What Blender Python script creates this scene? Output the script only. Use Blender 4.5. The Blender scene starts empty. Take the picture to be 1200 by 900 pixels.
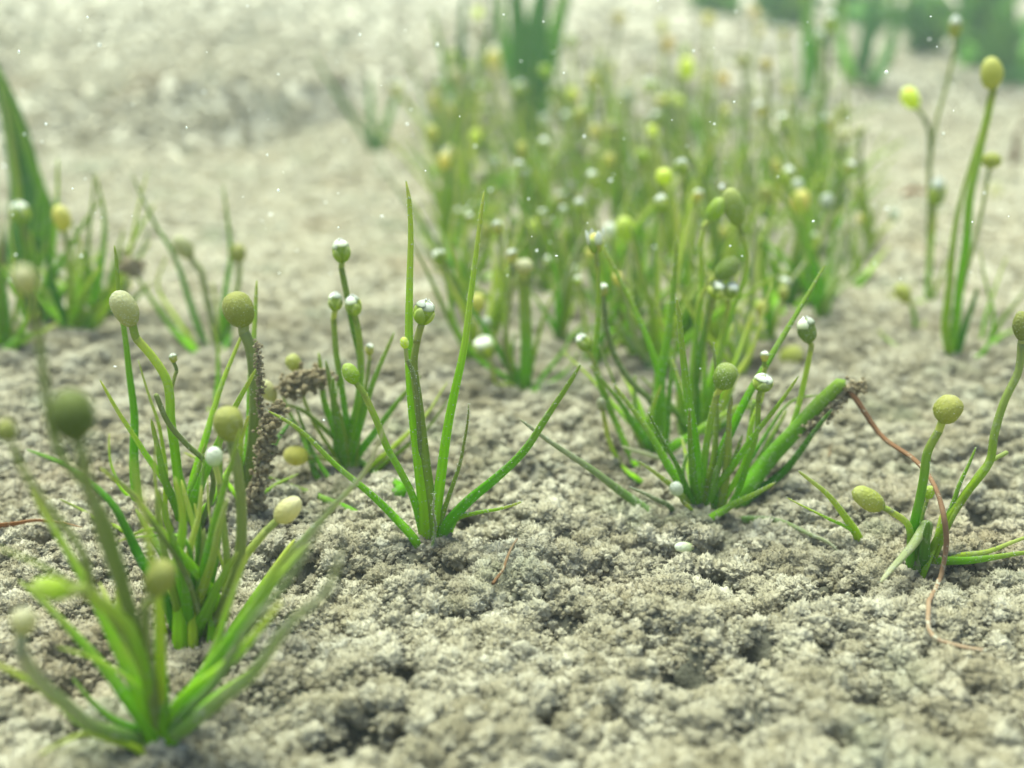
import bpy, math, random
import numpy as np
from mathutils import Vector, Matrix

random.seed(7); rng = np.random.default_rng(7)
R = math.radians
scene = bpy.context.scene
col = scene.collection

# ------------------------------------------------------------------ camera, sky, sun, exposure
FPX = 1287.0                     # focal length in pixels of the 1200 x 900 photograph
PITCH = R(20); CAMH = 0.070
cd = bpy.data.cameras.new('camera'); cam = bpy.data.objects.new('camera', cd); col.objects.link(cam)
cam.location = (0, 0, CAMH); cam.rotation_euler = (R(90) - PITCH, 0, 0)
cd.sensor_width = 36; cd.lens = 36 * FPX / 1200; cd.clip_start = 0.005; cd.clip_end = 50
cd.dof.use_dof = True; cd.dof.focus_distance = 0.1365; cd.dof.aperture_fstop = 13.8
scene.camera = cam

SUN_EL, SUN_AZ = R(74), R(-35)   # the sun stands high, behind the plants and a little to the left
world = bpy.data.worlds.new('World'); scene.world = world; world.use_nodes = True
wn = world.node_tree; bg = wn.nodes['Background']
sky = wn.nodes.new('ShaderNodeTexSky'); sky.sky_type = 'NISHITA'; sky.sun_disc = False
sky.sun_elevation = SUN_EL; sky.sun_rotation = SUN_AZ
wn.links.new(sky.outputs[0], bg.inputs[0]); bg.inputs[1].default_value = 0.07
sd = bpy.data.lights.new('sun', 'SUN'); sd.energy = 3.0; sd.angle = R(40); sd.color = (0.92, 1.0, 0.83)
sun = bpy.data.objects.new('sun', sd); col.objects.link(sun)
sv = Vector((math.sin(SUN_AZ) * math.cos(SUN_EL), math.cos(SUN_AZ) * math.cos(SUN_EL), math.sin(SUN_EL)))
sun.rotation_euler = sv.to_track_quat('Z', 'Y').to_euler(); sun.location = sv * 2

scene.view_settings.view_transform = 'Standard'; scene.view_settings.look = 'None'
scene.view_settings.exposure = 1.72; scene.view_settings.gamma = 1
scene.view_settings.use_curve_mapping = False
scene.cycles.use_denoising = True; scene.cycles.use_adaptive_sampling = True; scene.cycles.adaptive_threshold = .02
scene.cycles.max_bounces = 4; scene.cycles.diffuse_bounces = 3; scene.cycles.transmission_bounces = 4
scene.cycles.volume_bounces = 0; scene.cycles.transparent_max_bounces = 6

# ------------------------------------------------------------------ noise
_p = rng.permutation(256); PERM = np.concatenate([_p, _p, _p])
_g = rng.normal(size=(256, 3)); GRAD = _g / np.linalg.norm(_g, axis=1)[:, None]
def pn(x, y, z=0.0):
    x = np.asarray(x, float); y = np.asarray(y, float); z = np.zeros_like(x) + z
    xi = np.floor(x).astype(int); yi = np.floor(y).astype(int); zi = np.floor(z).astype(int)
    xf, yf, zf = x - xi, y - yi, z - zi
    u, v, w = (t * t * t * (t * (t * 6 - 15) + 10) for t in (xf, yf, zf))
    def g(i, j, k):
        h = PERM[PERM[PERM[(xi + i) & 255] + ((yi + j) & 255)] + ((zi + k) & 255)]
        G = GRAD[h]
        return G[..., 0] * (xf - i) + G[..., 1] * (yf - j) + G[..., 2] * (zf - k)
    l = lambda a, b, t: a + t * (b - a)
    return l(l(l(g(0,0,0), g(1,0,0), u), l(g(0,1,0), g(1,1,0), u), v),
             l(l(g(0,0,1), g(1,0,1), u), l(g(0,1,1), g(1,1,1), u), v), w) * 1.5
def sstep(a, b, x):
    t = np.clip((x - a) / (b - a), 0, 1); return t * t * (3 - 2 * t)

# ------------------------------------------------------------------ pixel -> place
CP, SP = math.cos(PITCH), math.sin(PITCH)
def ray(px, py):
    xc = (px - 600) / FPX; yc = (450 - py) / FPX
    return np.array([xc, CP + yc * SP, yc * CP - SP])      # per unit of view depth
def flat_hit(px, py):
    d = ray(px, py); D = CAMH / max(-d[2], 0.02)
    return d[0] * D, d[1] * D
# hollows between the lumps of sediment: pixel, radius in pixels, depth in mm
PITS = [(622, 562, 26, 4), (598, 634, 16, 3), (985, 690, 22, 5), (838, 672, 20, 4), (806, 800, 26, 3), (425, 872, 34, 4),
        (880, 772, 24, 3), (1062, 618, 14, 3), (700, 560, 16, 2.5), (905, 560, 22, 3), (345, 690, 22, 3), (650, 640, 14, 3),
        (1150, 600, 18, 3), (960, 770, 20, 3), (730, 740, 16, 2), (560, 760, 14, 2), (470, 800, 18, 2.5), (770, 655, 16, 4),
        (130, 435, 16, 2.5), (1020, 830, 20, 3), (1110, 880, 24, 3), (640, 850, 20, 2), (540, 610, 20, 3), (1170, 520, 16, 2)]
PITW = []
for (a, b, r, d) in PITS:
    x0, y0 = flat_hit(a, b); D = math.hypot(y0, CAMH); PITW.append((x0, y0, r * D / FPX, d * 1e-3))
def pitmask(x, y):
    s = np.zeros_like(x)
    for (a, b, r, d) in PITW:
        wob = np.clip(1.05 + .45 * pn(x * 420 + a * 900, y * 420, 3.3), .8, 1.6)
        s = s + np.exp(-(((x - a) / r) ** 2 + ((y - b) / (r * 1.1)) ** 2) * wob ** 2) * d * 2.6
    return s
def height(x, y):
    x = np.asarray(x, float); y = np.asarray(y, float)
    h = .0035 * pn(x * 14, y * 14, .5) * sstep(.05, .2, np.hypot(x, y))
    near = (1 - sstep(.5, .9, y)) * (1 - .75 * sstep(.135, .24, y))     # the silt lies smoother farther off
    l1 = pn(x * 85, y * 85, 1.7); l2 = pn(x * 190, y * 190, 2.2); l3 = pn(x * 420, y * 420, 5.1)
    h = h + near * (.0030 * l1 + .0020 * np.abs(l2) + .0007 * l3)
    h = h - near * .0030 * sstep(.25, .75, pn(x * 120 + 9, y * 120, 7.7))
    # the bank behind: a scarp, then a long lumpy slope
    y0 = .465 + .04 * pn(x * 6, 0 * x, 4.4) + .16 * np.exp(-((x + .075) / .035) ** 2) + .22 * sstep(-.02, .30, x)
    t = y - y0
    lump = .009 * pn(x * 20, y * 20, 6.1) + .004 * np.abs(pn(x * 48, y * 48, 2.9)) + .0018 * pn(x * 110, y * 110, 1.2)
    h = h + .019 * sstep(0, .060, t) + sstep(.0, .06, t) * lump * (1 + .8 * sstep(.1, .5, t)) + .052 * np.clip(t, 0, 9) + .05 * np.clip(t - .55, 0, 9)
    h = h + .006 * sstep(.14, .20, t + .05 * pn(x * 9, y * 2, 8.8)) - .004 * sstep(.10, .14, t + .05 * pn(x * 9, y * 2, 8.8))
    return h - pitmask(x, y)
def spaced(lo, hi, c0, c1, step, grow):
    v = [c0]
    while v[-1] < c1: v.append(v[-1] + step)
    s = step
    while v[-1] < hi: s *= grow; v.append(v[-1] + s)
    w = []; s = step; x = c0
    while x > lo: s *= grow; x -= s; w.append(x)
    return np.array(w[::-1] + v)
gx = spaced(-3.2, 3.2, -.115, .115, .00055, 1.030); gy = spaced(-.9, 4.4, .070, .235, .00055, 1.0125)
GX, GY = np.meshgrid(gx, gy); GZ = height(GX, GY)
def hz(x, y):                            # height of the ground sheet, read off its grid
    i = min(max(int(np.searchsorted(gx, x)) - 1, 0), len(gx) - 2); j = min(max(int(np.searchsorted(gy, y)) - 1, 0), len(gy) - 2)
    u = min(max((x - gx[i]) / (gx[i + 1] - gx[i]), 0), 1); v = min(max((y - gy[j]) / (gy[j + 1] - gy[j]), 0), 1)
    return float((GZ[j, i] * (1 - u) + GZ[j, i + 1] * u) * (1 - v) + (GZ[j + 1, i] * (1 - u) + GZ[j + 1, i + 1] * u) * v)
def ground_hit(px, py):
    d = ray(px, py); D = CAMH / max(-d[2], 0.03)
    for _ in range(12):
        z = hz(d[0] * D, d[1] * D)
        D = .5 * D + .5 * (CAMH - z) / max(-d[2], 0.03)
    return np.array([d[0] * D, d[1] * D, hz(d[0] * D, d[1] * D)])

# ------------------------------------------------------------------ materials
def new_mat(name):
    m = bpy.data.materials.new(name); m.use_nodes = True
    nt = m.node_tree; nt.nodes.remove(nt.nodes['Principled BSDF']); return m, nt, nt.nodes['Material Output']
def N(nt, t, **kw):
    n = nt.nodes.new(t)
    for k, v in kw.items():
        if isinstance(v, dict):
            for kk, vv in v.items(): n.inputs[kk].default_value = vv
        else: setattr(n, k, v)
    return n
def ramp(nt, stops):
    r = N(nt, 'ShaderNodeValToRGB'); e = r.color_ramp.elements
    while len(e) < len(stops): e.new(.5)
    for i, (p, c) in enumerate(stops): e[i].position = p; e[i].color = (*c, 1)
    return r
def mix(nt, fac, a, b):
    n = N(nt, 'ShaderNodeMix', data_type='RGBA')
    for s, v in ((0, fac), (6, a), (7, b)):
        if hasattr(v, 'is_output'): nt.links.new(v, n.inputs[s])
        elif s == 0: n.inputs[0].default_value = v
        else: n.inputs[s].default_value = (*v, 1)
    return n.outputs[2]
def sediment_mat(name, stops, patch=None, transl=.32, bump=.5, bs=2600):
    m, nt, out = new_mat(name); L = nt.links.new
    geo = N(nt, 'ShaderNodeNewGeometry'); oi = N(nt, 'ShaderNodeObjectInfo')
    n1 = N(nt, 'ShaderNodeTexNoise', inputs={}) ; n1.inputs['Scale'].default_value = 95; n1.inputs['Detail'].default_value = 5
    L(geo.outputs['Position'], n1.inputs['Vector'])
    r1 = ramp(nt, stops)
    ad = N(nt, 'ShaderNodeMath', operation='MULTIPLY_ADD'); L(oi.outputs['Random'], ad.inputs[0]); ad.inputs[1].default_value = .42
    sb = N(nt, 'ShaderNodeMath', operation='MULTIPLY_ADD'); L(n1.outputs[0], sb.inputs[0]); sb.inputs[1].default_value = 1.1; sb.inputs[2].default_value = -.26
    L(sb.outputs[0], ad.inputs[2]); L(ad.outputs[0], r1.inputs[0])
    c = r1.outputs[0]
    if patch:      # brownish and greenish films that drift over the mud
        n2 = N(nt, 'ShaderNodeTexNoise'); n2.inputs['Scale'].default_value = 24; n2.inputs['Detail'].default_value = 3
        L(geo.outputs['Position'], n2.inputs['Vector'])
        q = ramp(nt, [(.56, (0, 0, 0)), (.75, (.6, .6, .6))]); L(n2.outputs[0], q.inputs[0]); c = mix(nt, q.outputs[0], c, patch[0])
        n3 = N(nt, 'ShaderNodeTexNoise'); n3.inputs['Scale'].default_value = 41; n3.inputs['Detail'].default_value = 3
        L(geo.outputs['Position'], n3.inputs['Vector'])
        q = ramp(nt, [(.57, (0, 0, 0)), (.78, (.7, .7, .7))]); L(n3.outputs[0], q.inputs[0]); c = mix(nt, q.outputs[0], c, patch[1])
    if name == 'mud':  # hollows' shade put into the colour: dark mud close by, paler farther off
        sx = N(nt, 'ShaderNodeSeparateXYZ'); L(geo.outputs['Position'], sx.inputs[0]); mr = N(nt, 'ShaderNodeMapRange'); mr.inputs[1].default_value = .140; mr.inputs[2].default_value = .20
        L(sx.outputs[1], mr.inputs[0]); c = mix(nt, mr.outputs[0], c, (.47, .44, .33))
    nb = N(nt, 'ShaderNodeTexNoise'); nb.inputs['Scale'].default_value = bs; nb.inputs['Detail'].default_value = 4
    L(geo.outputs['Position'], nb.inputs['Vector'])
    bp = N(nt, 'ShaderNodeBump'); bp.inputs['Strength'].default_value = bump; bp.inputs['Distance'].default_value = .0004; L(nb.outputs[0], bp.inputs['Height'])
    p = N(nt, 'ShaderNodeBsdfPrincipled'); p.inputs['Roughness'].default_value = .95; p.inputs['Specular IOR Level'].default_value = .1
    L(c, p.inputs['Base Color']); L(bp.outputs[0], p.inputs['Normal'])
    if transl:
        t = N(nt, 'ShaderNodeBsdfTranslucent'); L(c, t.inputs[0]); ms = N(nt, 'ShaderNodeMixShader'); ms.inputs[0].default_value = transl
        L(p.outputs[0], ms.inputs[1]); L(t.outputs[0], ms.inputs[2]); L(ms.outputs[0], out.inputs[0])
    else: L(p.outputs[0], out.inputs[0])
    return m
SED = [(.0, (.22, .190, .110)), (.3, (.40, .360, .240)), (.62, (.555, .515, .375)), (1, (.69, .66, .52))]
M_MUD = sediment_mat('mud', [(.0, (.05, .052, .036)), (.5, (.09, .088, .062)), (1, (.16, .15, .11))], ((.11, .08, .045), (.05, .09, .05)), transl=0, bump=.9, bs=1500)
M_FLOC = sediment_mat('floc', SED, ((.36, .27, .15), (.25, .31, .19)))
M_DEBRIS = sediment_mat('debris', [(0, (.42, .34, .18)), (.5, (.62, .53, .34)), (1, (.78, .71, .52))], transl=.5)
M_GRAIN = sediment_mat('grain', [(0, (.45, .47, .33)), (1, (.72, .74, .58))], transl=.3)

def plant_mat(name, base, mid, tip, transl=.35, dust=.3, rough=.55, dots=0.0, speckscale=2200):
    m, nt, out = new_mat(name); L = nt.links.new
    at = N(nt, 'ShaderNodeAttribute', attribute_name='along'); geo = N(nt, 'ShaderNodeNewGeometry'); oi = N(nt, 'ShaderNodeObjectInfo')
    nz = N(nt, 'ShaderNodeTexNoise'); nz.inputs['Scale'].default_value = 260; nz.inputs['Detail'].default_value = 4; L(geo.outputs['Position'], nz.inputs['Vector'])
    ma = N(nt, 'ShaderNodeMath', operation='MULTIPLY_ADD'); L(nz.outputs[0], ma.inputs[0]); ma.inputs[1].default_value = .5; ma.inputs[2].default_value = -.25
    ad = N(nt, 'ShaderNodeMath', operation='ADD'); L(ma.outputs[0], ad.inputs[0]); L(at.outputs['Fac'], ad.inputs[1])
    r = ramp(nt, [(.0, base), (.45, mid), (1, tip)]); L(ad.outputs[0], r.inputs[0])
    hs = N(nt, 'ShaderNodeHueSaturation'); L(r.outputs[0], hs.inputs['Color'])
    mv = N(nt, 'ShaderNodeMath', operation='MULTIPLY_ADD'); L(oi.outputs['Random'], mv.inputs[0]); mv.inputs[1].default_value = .5; mv.inputs[2].default_value = .75; L(mv.outputs[0], hs.inputs['Value'])
    mh = N(nt, 'ShaderNodeMath', operation='MULTIPLY_ADD'); L(oi.outputs['Random'], mh.inputs[0]); mh.inputs[1].default_value = -.035; mh.inputs[2].default_value = .515; L(mh.outputs[0], hs.inputs['Hue'])
    vn = N(nt, 'ShaderNodeAttribute', attribute_name='vein'); vm = N(nt, 'ShaderNodeMath', operation='MULTIPLY'); vm.inputs[1].default_value = .38; L(vn.outputs['Fac'], vm.inputs[0])
    hv = N(nt, 'ShaderNodeHueSaturation'); hv.inputs['Value'].default_value = .62; L(hs.outputs[0], hv.inputs['Color'])
    c = mix(nt, vm.outputs[0], hs.outputs[0], hv.outputs[0])      # darker grooves along the leaf
    # fine pale sediment stuck to the surface
    ns = N(nt, 'ShaderNodeTexNoise'); ns.inputs['Scale'].default_value = speckscale; ns.inputs['Detail'].default_value = 2; L(geo.outputs['Position'], ns.inputs['Vector'])
    nl = N(nt, 'ShaderNodeTexNoise'); nl.inputs['Scale'].default_value = 420; L(geo.outputs['Position'], nl.inputs['Vector'])
    mu = N(nt, 'ShaderNodeMath', operation='MULTIPLY'); L(ns.outputs[0], mu.inputs[0]); L(nl.outputs[0], mu.inputs[1])
    q = ramp(nt, [(.29, (0, 0, 0)), (.42, (dust,) * 3)]); L(mu.outputs[0], q.inputs[0])
    c = mix(nt, q.outputs[0], c, (.52, .54, .40))
    bp = N(nt, 'ShaderNodeBump'); bp.inputs['Strength'].default_value = .5; bp.inputs['Distance'].default_value = .0003; L(mu.outputs[0], bp.inputs['Height'])
    nrm = bp.outputs[0]
    if dots:
        vo = N(nt, 'ShaderNodeTexVoronoi'); vo.inputs['Scale'].default_value = 2900; L(geo.outputs['Position'], vo.inputs['Vector'])
        q2 = ramp(nt, [(.12, (dots,) * 3), (.34, (0, 0, 0))]); L(vo.outputs[0], q2.inputs[0]); c = mix(nt, q2.outputs[0], c, (.62, .66, .48))
        b2 = N(nt, 'ShaderNodeBump'); b2.invert = True; b2.inputs['Strength'].default_value = .5; b2.inputs['Distance'].default_value = .0002; L(vo.outputs[0], b2.inputs['Height']); L(nrm, b2.inputs['Normal']); nrm = b2.outputs[0]
    p = N(nt, 'ShaderNodeBsdfPrincipled'); p.inputs['Roughness'].default_value = rough; p.inputs['Specular IOR Level'].default_value = .14
    L(c, p.inputs['Base Color']); L(nrm, p.inputs['Normal'])
    t = N(nt, 'ShaderNodeBsdfTranslucent'); L(c, t.inputs[0])
    ms = N(nt, 'ShaderNodeMixShader'); ms.inputs[0].default_value = transl
    L(p.outputs[0], ms.inputs[1]); L(t.outputs[0], ms.inputs[2]); L(ms.outputs[0], out.inputs[0])
    return m
MAT = {
 'g': plant_mat('leaf_green', (.28, .66, .006), (.25, .60, .010), (.48, .56, .11), transl=.5),
 'd': plant_mat('leaf_dark', (.12, .42, .010), (.11, .37, .012), (.22, .38, .05), transl=.4),
 'y': plant_mat('leaf_yellowish', (.38, .66, .015), (.42, .60, .03), (.52, .58, .18), transl=.5),
 'p': plant_mat('leaf_dusty', (.18, .48, .04), (.30, .42, .13), (.50, .50, .30), dust=.8, transl=.45),
 'o': plant_mat('stalk_olive', (.20, .36, .05), (.24, .33, .07), (.34, .40, .12)),
 'r': plant_mat('leaf_reddish', (.24, .56, .015), (.26, .42, .04), (.34, .40, .10), transl=.45),
 'brown': plant_mat('stem_brown', (.15, .085, .035), (.19, .12, .055), (.30, .23, .13), transl=.15, dust=.8, rough=.9),
 'deadleaf': plant_mat('leaf_dead', (.30, .15, .05), (.38, .22, .09), (.45, .30, .15), transl=.3),
 'far': plant_mat('blade_far', (.05, .20, .02), (.055, .21, .02), (.09, .25, .04), dust=.15, transl=.25),
 'hg': plant_mat('head_green', (.44, .64, .03), (.54, .70, .05), (.68, .75, .22), dust=.3, dots=.3, rough=.5, transl=.5),
 'hy': plant_mat('head_yellow', (.46, .52, .06), (.60, .60, .11), (.70, .68, .24), dust=.45, rough=.5, dots=.25, transl=.45),
 'hc': plant_mat('head_cream', (.54, .54, .18), (.66, .62, .28), (.76, .72, .46), dust=.5, rough=.5, dots=.25, transl=.45),
 'hx': plant_mat('head_orange', (.50, .46, .08), (.66, .52, .12), (.72, .60, .24), dust=.3),
 'ho': plant_mat('head_olive', (.32, .38, .06), (.40, .42, .08), (.52, .50, .16), dust=.35, transl=.45, dots=.25),
 'hd': plant_mat('head_dark', (.12, .17, .02), (.14, .19, .028), (.22, .25, .07), dust=.25, transl=.25),
 'hs': plant_mat('head_speckled', (.32, .46, .04), (.37, .48, .07), (.54, .56, .20), dust=.3, dots=.7, transl=.45),
 'hp': plant_mat('head_pale', (.36, .40, .10), (.46, .47, .19), (.66, .64, .44), dust=.6, dots=.6, transl=.5),
 'sep': plant_mat('sepal', (.40, .64, .03), (.52, .70, .06), (.70, .76, .30), dust=.2, transl=.5),
 'hw': plant_mat('head_white', (.34, .50, .14), (.60, .66, .44), (.82, .83, .76), dust=.5, dots=.5, transl=.45, rough=.6),
 'w': plant_mat('petal_white', (.68, .74, .46), (.85, .87, .76), (.91, .92, .88), dust=.1, transl=.5, rough=.85),
}

# ------------------------------------------------------------------ mesh helpers
def mesh_obj(name, verts, faces, mat, parent=None, along=None, smooth=True, origin=None, vein=0):
    me = bpy.data.meshes.new(name)
    v = np.asarray(verts, float)
    o0 = np.zeros(3) if origin is None else np.asarray(origin, float)
    me.from_pydata((v - o0).tolist(), [], faces)
    if along is not None:
        a = me.attributes.new('along', 'FLOAT', 'POINT'); a.data.foreach_set('value', np.asarray(along, np.float32))
    if vein:
        a = me.attributes.new('vein', 'FLOAT', 'POINT'); a.data.foreach_set('value', ((np.arange(len(v)) % vein) % 2).astype(np.float32))
    if smooth: me.polygons.foreach_set('use_smooth', np.ones(len(me.polygons), bool))
    if mat: me.materials.append(mat)
    me.update()
    o = bpy.data.objects.new(name, me); col.objects.link(o)
    if parent is not None:
        o.parent = parent; o.location = Vector(o0) - parent.location if parent.parent is None else Vector(o0) - parent.matrix_world.translation
    else: o.location = o0
    return o
def tag(o, label=None, cat=None, group=None, kind=None):
    for k, v in (('label', label), ('category', cat), ('group', group), ('kind', kind)):
        if v: o[k] = v
    return o
def empty(name, loc):
    o = bpy.data.objects.new(name, None); col.objects.link(o); o.location = loc; o.empty_display_size = .005
    return o
def smooth_path(pts, n):
    P = np.asarray(pts, float)
    if len(P) == 2: P = np.array([P[0], P[0] * .5 + P[1] * .5, P[1]])
    s = np.concatenate([[0], np.cumsum(np.maximum(np.linalg.norm(np.diff(P, axis=0), axis=1), 1e-6) ** .7)])
    Pe = np.vstack([2 * P[0] - P[1], P, 2 * P[-1] - P[-2]]); se = np.concatenate([[2 * s[0] - s[1]], s, [2 * s[-1] - s[-2]]])
    out = []
    for q in np.linspace(0, s[-1], n):
        i = min(max(np.searchsorted(s, q, 'right') - 1, 0), len(P) - 2)
        p0, p1, p2, p3 = Pe[i:i + 4]; t0, t1, t2, t3 = se[i:i + 4]
        A1 = (t1 - q) / (t1 - t0) * p0 + (q - t0) / (t1 - t0) * p1; A2 = (t2 - q) / (t2 - t1) * p1 + (q - t1) / (t2 - t1) * p2
        A3 = (t3 - q) / (t3 - t2) * p2 + (q - t2) / (t3 - t2) * p3
        B1 = (t2 - q) / (t2 - t0) * A1 + (q - t0) / (t2 - t0) * A2; B2 = (t3 - q) / (t3 - t1) * A2 + (q - t1) / (t3 - t1) * A3
        out.append((t2 - q) / (t2 - t1) * B1 + (q - t1) / (t2 - t1) * B2)
    return np.array(out)
def tube(path, rad, flat=.8, sides=8, seed=0):
    n = len(path); T = np.gradient(path, axis=0); T /= np.maximum(np.linalg.norm(T, axis=1), 1e-9)[:, None]
    a = (seed * 2.399) % 6.283
    ref = np.array([math.cos(a), math.sin(a) * .6, .15]); u = ref - T[0] * ref.dot(T[0]); u /= np.linalg.norm(u)
    V = []; F = []; al = []; NR = []
    ang = np.linspace(0, 2 * np.pi, sides, endpoint=False)
    for i in range(n):
        u = u - T[i] * u.dot(T[i]); u /= np.linalg.norm(u); w = np.cross(T[i], u)
        ring = np.cos(ang)[:, None] * u + np.sin(ang)[:, None] * w * flat
        V.append(path[i] + ring * rad[i]); NR.append(ring); al += [i / (n - 1)] * sides
    V = np.vstack(V); NR = np.vstack(NR)
    for i in range(n - 1):
        for j in range(sides):
            k = (j + 1) % sides
            F.append((i * sides + j, i * sides + k, (i + 1) * sides + k, (i + 1) * sides + j))
    b = len(V); V = np.vstack([V, path[-1] + T[-1] * rad[-1] * .8]); al.append(1.0); NR = np.vstack([NR, T[-1]])
    for j in range(sides): F.append(((n - 1) * sides + j, (n - 1) * sides + (j + 1) % sides, b))
    F.append(tuple(range(sides - 1, -1, -1)))
    return V, F, al, NR, T
def leaf_rad(n, w, kind='leaf'):
    t = np.linspace(0, 1, n)
    if kind == 'leaf': r = (1 - .78 * t ** .95) * np.where(t > .96, np.sqrt(np.clip((1 - t) / .04, .15, 1)), 1)
    elif kind == 'cut': r = (1 - .35 * t)
    else: r = 1 - .22 * t + .25 * np.exp(-t * 14)
    return w / 2 * r
def noisy(path, amp, sd):
    n = len(path); t = np.linspace(0, 1, n)
    q = np.stack([pn(t * 3.1 + sd * 7.3, t * 0 + k * 5.7 + sd, .4) for k in range(3)], 1)
    return path + q * amp * np.sin(np.pi * t)[:, None]
# shared pieces of the flower heads (unit height 1 along +Z, base at the origin, unit radius .5)
def globe(n=10, m=14, power=1.0, neck=.2, seed=0):
    V = []; F = []; al = []
    for i in range(n + 1):
        f = i / n; th = f * math.pi
        r = .5 * math.sin(th) ** power * (1 - .18 * (1 - f)); r = max(r, .10 if i == 0 else 0)
        if i == n: r = .02
        z = .5 - .5 * math.cos(th)
        for j in range(m):
            a = 2 * math.pi * j / m; k = 1 + .16 * float(pn(np.array([math.cos(a) * 1.3 + seed]), np.array([math.sin(a) * 1.3]), z * 2)[0]) + .03 * math.cos(a * 4 + seed)
            V.append((r * k * math.cos(a), r * k * math.sin(a), z)); al.append(f)
    for i in range(n):
        for j in range(m):
            k = (j + 1) % m; F.append((i * m + j, i * m + k, (i + 1) * m + k, (i + 1) * m + j))
    F.append(tuple(range(m - 1, -1, -1))); F.append(tuple(n * m + j for j in range(m)))
    return V, F, al
def shell(az0, halfw, f0, f1, off=.03, thick=.025, flare=0.0, tooth=0.0, nu=5, nv=7):
    """a petal or sepal: a thick curved patch lying on the globe, optionally flaring outwards"""
    V = []; F = []; al = []
    for side in (1, 0):
        for i in range(nv):
            fv = i / (nv - 1); f = f0 + (f1 - f0) * fv; th = f * math.pi
            wv = halfw * (math.sin(math.pi * (.18 + .82 * fv) ** .8) ** .6 if fv < 1 else .12)
            for j in range(nu):
                a = az0 + wv * (j / (nu - 1) * 2 - 1)
                r = .5 * math.sin(th) * (1 - .18 * (1 - f)) + off + side * thick + flare * fv ** 1.6
                z = .5 - .5 * math.cos(th) + (side * thick + off) * max(0, -math.cos(th)) + flare * .4 * fv
                if i == nv - 1: z += tooth * (j % 2)
                V.append((r * math.cos(a), r * math.sin(a), z)); al.append(fv)
    q = nu * nv
    for i in range(nv - 1):
        for j in range(nu - 1):
            a, b, c, d = i * nu + j, i * nu + j + 1, (i + 1) * nu + j + 1, (i + 1) * nu + j
            F.append((a, b, c, d)); F.append((q + d, q + c, q + b, q + a))
    ring = [j for j in range(nu)] + [(i * nu + nu - 1) for i in range(1, nv)] + [((nv - 1) * nu + j) for j in range(nu - 2, -1, -1)] + [i * nu for i in range(nv - 2, 0, -1)]
    for a, b in zip(ring, ring[1:] + ring[:1]): F.append((b, a, q + a, q + b))
    return V, F, al
def shared_mesh(name, vfa, mat):
    V, F, al = vfa; me = bpy.data.meshes.new(name); me.from_pydata(V, [], F)
    a = me.attributes.new('along', 'FLOAT', 'POINT'); a.data.foreach_set('value', np.asarray(al, np.float32))
    me.polygons.foreach_set('use_smooth', np.ones(len(me.polygons), bool)); me.materials.append(mat); me.update(); return me
GLOBE = {}
for k in ('hg', 'hy', 'hc', 'hx', 'ho', 'hd', 'hs', 'hp', 'hw'):
    GLOBE[k] = [shared_mesh('flower_head', globe(seed=s * 3.1 + 1), MAT[k]) for s in range(3)]
PETAL = [shared_mesh('petal', shell(k * math.pi / 2 + .4 + .2 * (k % 2), .95, .65 + .05 * (k % 2) - .04 * (k == 2), .97, .006 + .008 * k, .025, tooth=.09), MAT['w']) for k in range(4)]
PETAL_OPEN = [shared_mesh('petal', shell(k * math.pi / 2 + .4, .50, .50, .90, .02, .03, flare=.22 + .12 * (k % 2), tooth=.05), MAT['w']) for k in range(4)]
SEPAL = [shared_mesh('sepal', shell(k * math.pi / 2 + 1.1, .72, .16, .62 + .08 * (k % 2), .006 + .006 * k, .02), MAT['sep']) for k in range(4)]
HEADS = {  # material, petals?, sepals?
 'bud': ('hg', PETAL, SEPAL), 'open': ('hy', PETAL_OPEN, SEPAL), 'green': ('hg', None, None), 'cap': ('hs', None, None), 'capw': ('hs', PETAL, None),
 'yellow': ('hy', None, None), 'cream': ('hc', None, None), 'orange': ('hx', None, None), 'olive': ('ho', None, None), 'dark': ('hd', None, None),
 'pale': ('hp', None, None), 'white': ('hw', None, None), 'yw': ('hy', PETAL, None)}
def add_head(plant, kind, pos, axis, wm, lm, rot=None, simple=False):
    mk, pet, sep = HEADS[kind]
    o = bpy.data.objects.new('flower_head', random.choice(GLOBE[mk])); col.objects.link(o); o.parent = plant
    q = Vector(axis).normalized().to_track_quat('Z', 'Y') @ Matrix.Rotation(random.uniform(0, 6.28), 3, 'Z').to_quaternion()
    o.rotation_mode = 'QUATERNION'; o.rotation_quaternion = q; o.location = Vector(pos) - plant.location; o.scale = (wm, wm, lm)
    for lst, nm in ((pet, 'petal'), (sep, 'sepal')):
        if not lst or (simple and nm == 'sepal'): continue
        for me in lst:
            c = bpy.data.objects.new(nm, me); col.objects.link(c); c.parent = o
    return o
# dust grains: tiny octahedra strewn on the upper sides of leaves in focus
OCT = np.array([(1, 0, 0), (-1, 0, 0), (0, 1, 0), (0, -1, 0), (0, 0, 1), (0, 0, -1)], float)
OCF = [(0, 2, 4), (2, 1, 4), (1, 3, 4), (3, 0, 4), (2, 0, 5), (1, 2, 5), (3, 1, 5), (0, 3, 5)]
def grains_on(V, NR, count, size):
    gv = []; gf = []
    up = NR[:, 2]; pr = np.clip(up + .55, .08, None); pr /= pr.sum()
    for i in rng.choice(len(V), count, p=pr):
        s = size * rng.uniform(.4, 1.5); j = V[i] + rng.normal(size=3) * size * 2.2
        # keep the grain on the surface: slide only along it
        nrm = NR[i] / max(np.linalg.norm(NR[i]), 1e-6); j = j - nrm * np.dot(j - V[i], nrm) + nrm * s * .2
        b = len(gv); gv += (OCT * s * rng.uniform(.6, 1.3, 3) + j).tolist(); gf += [(a + b, c + b, d + b) for a, c, d in OCF]
    return gv, gf

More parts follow.
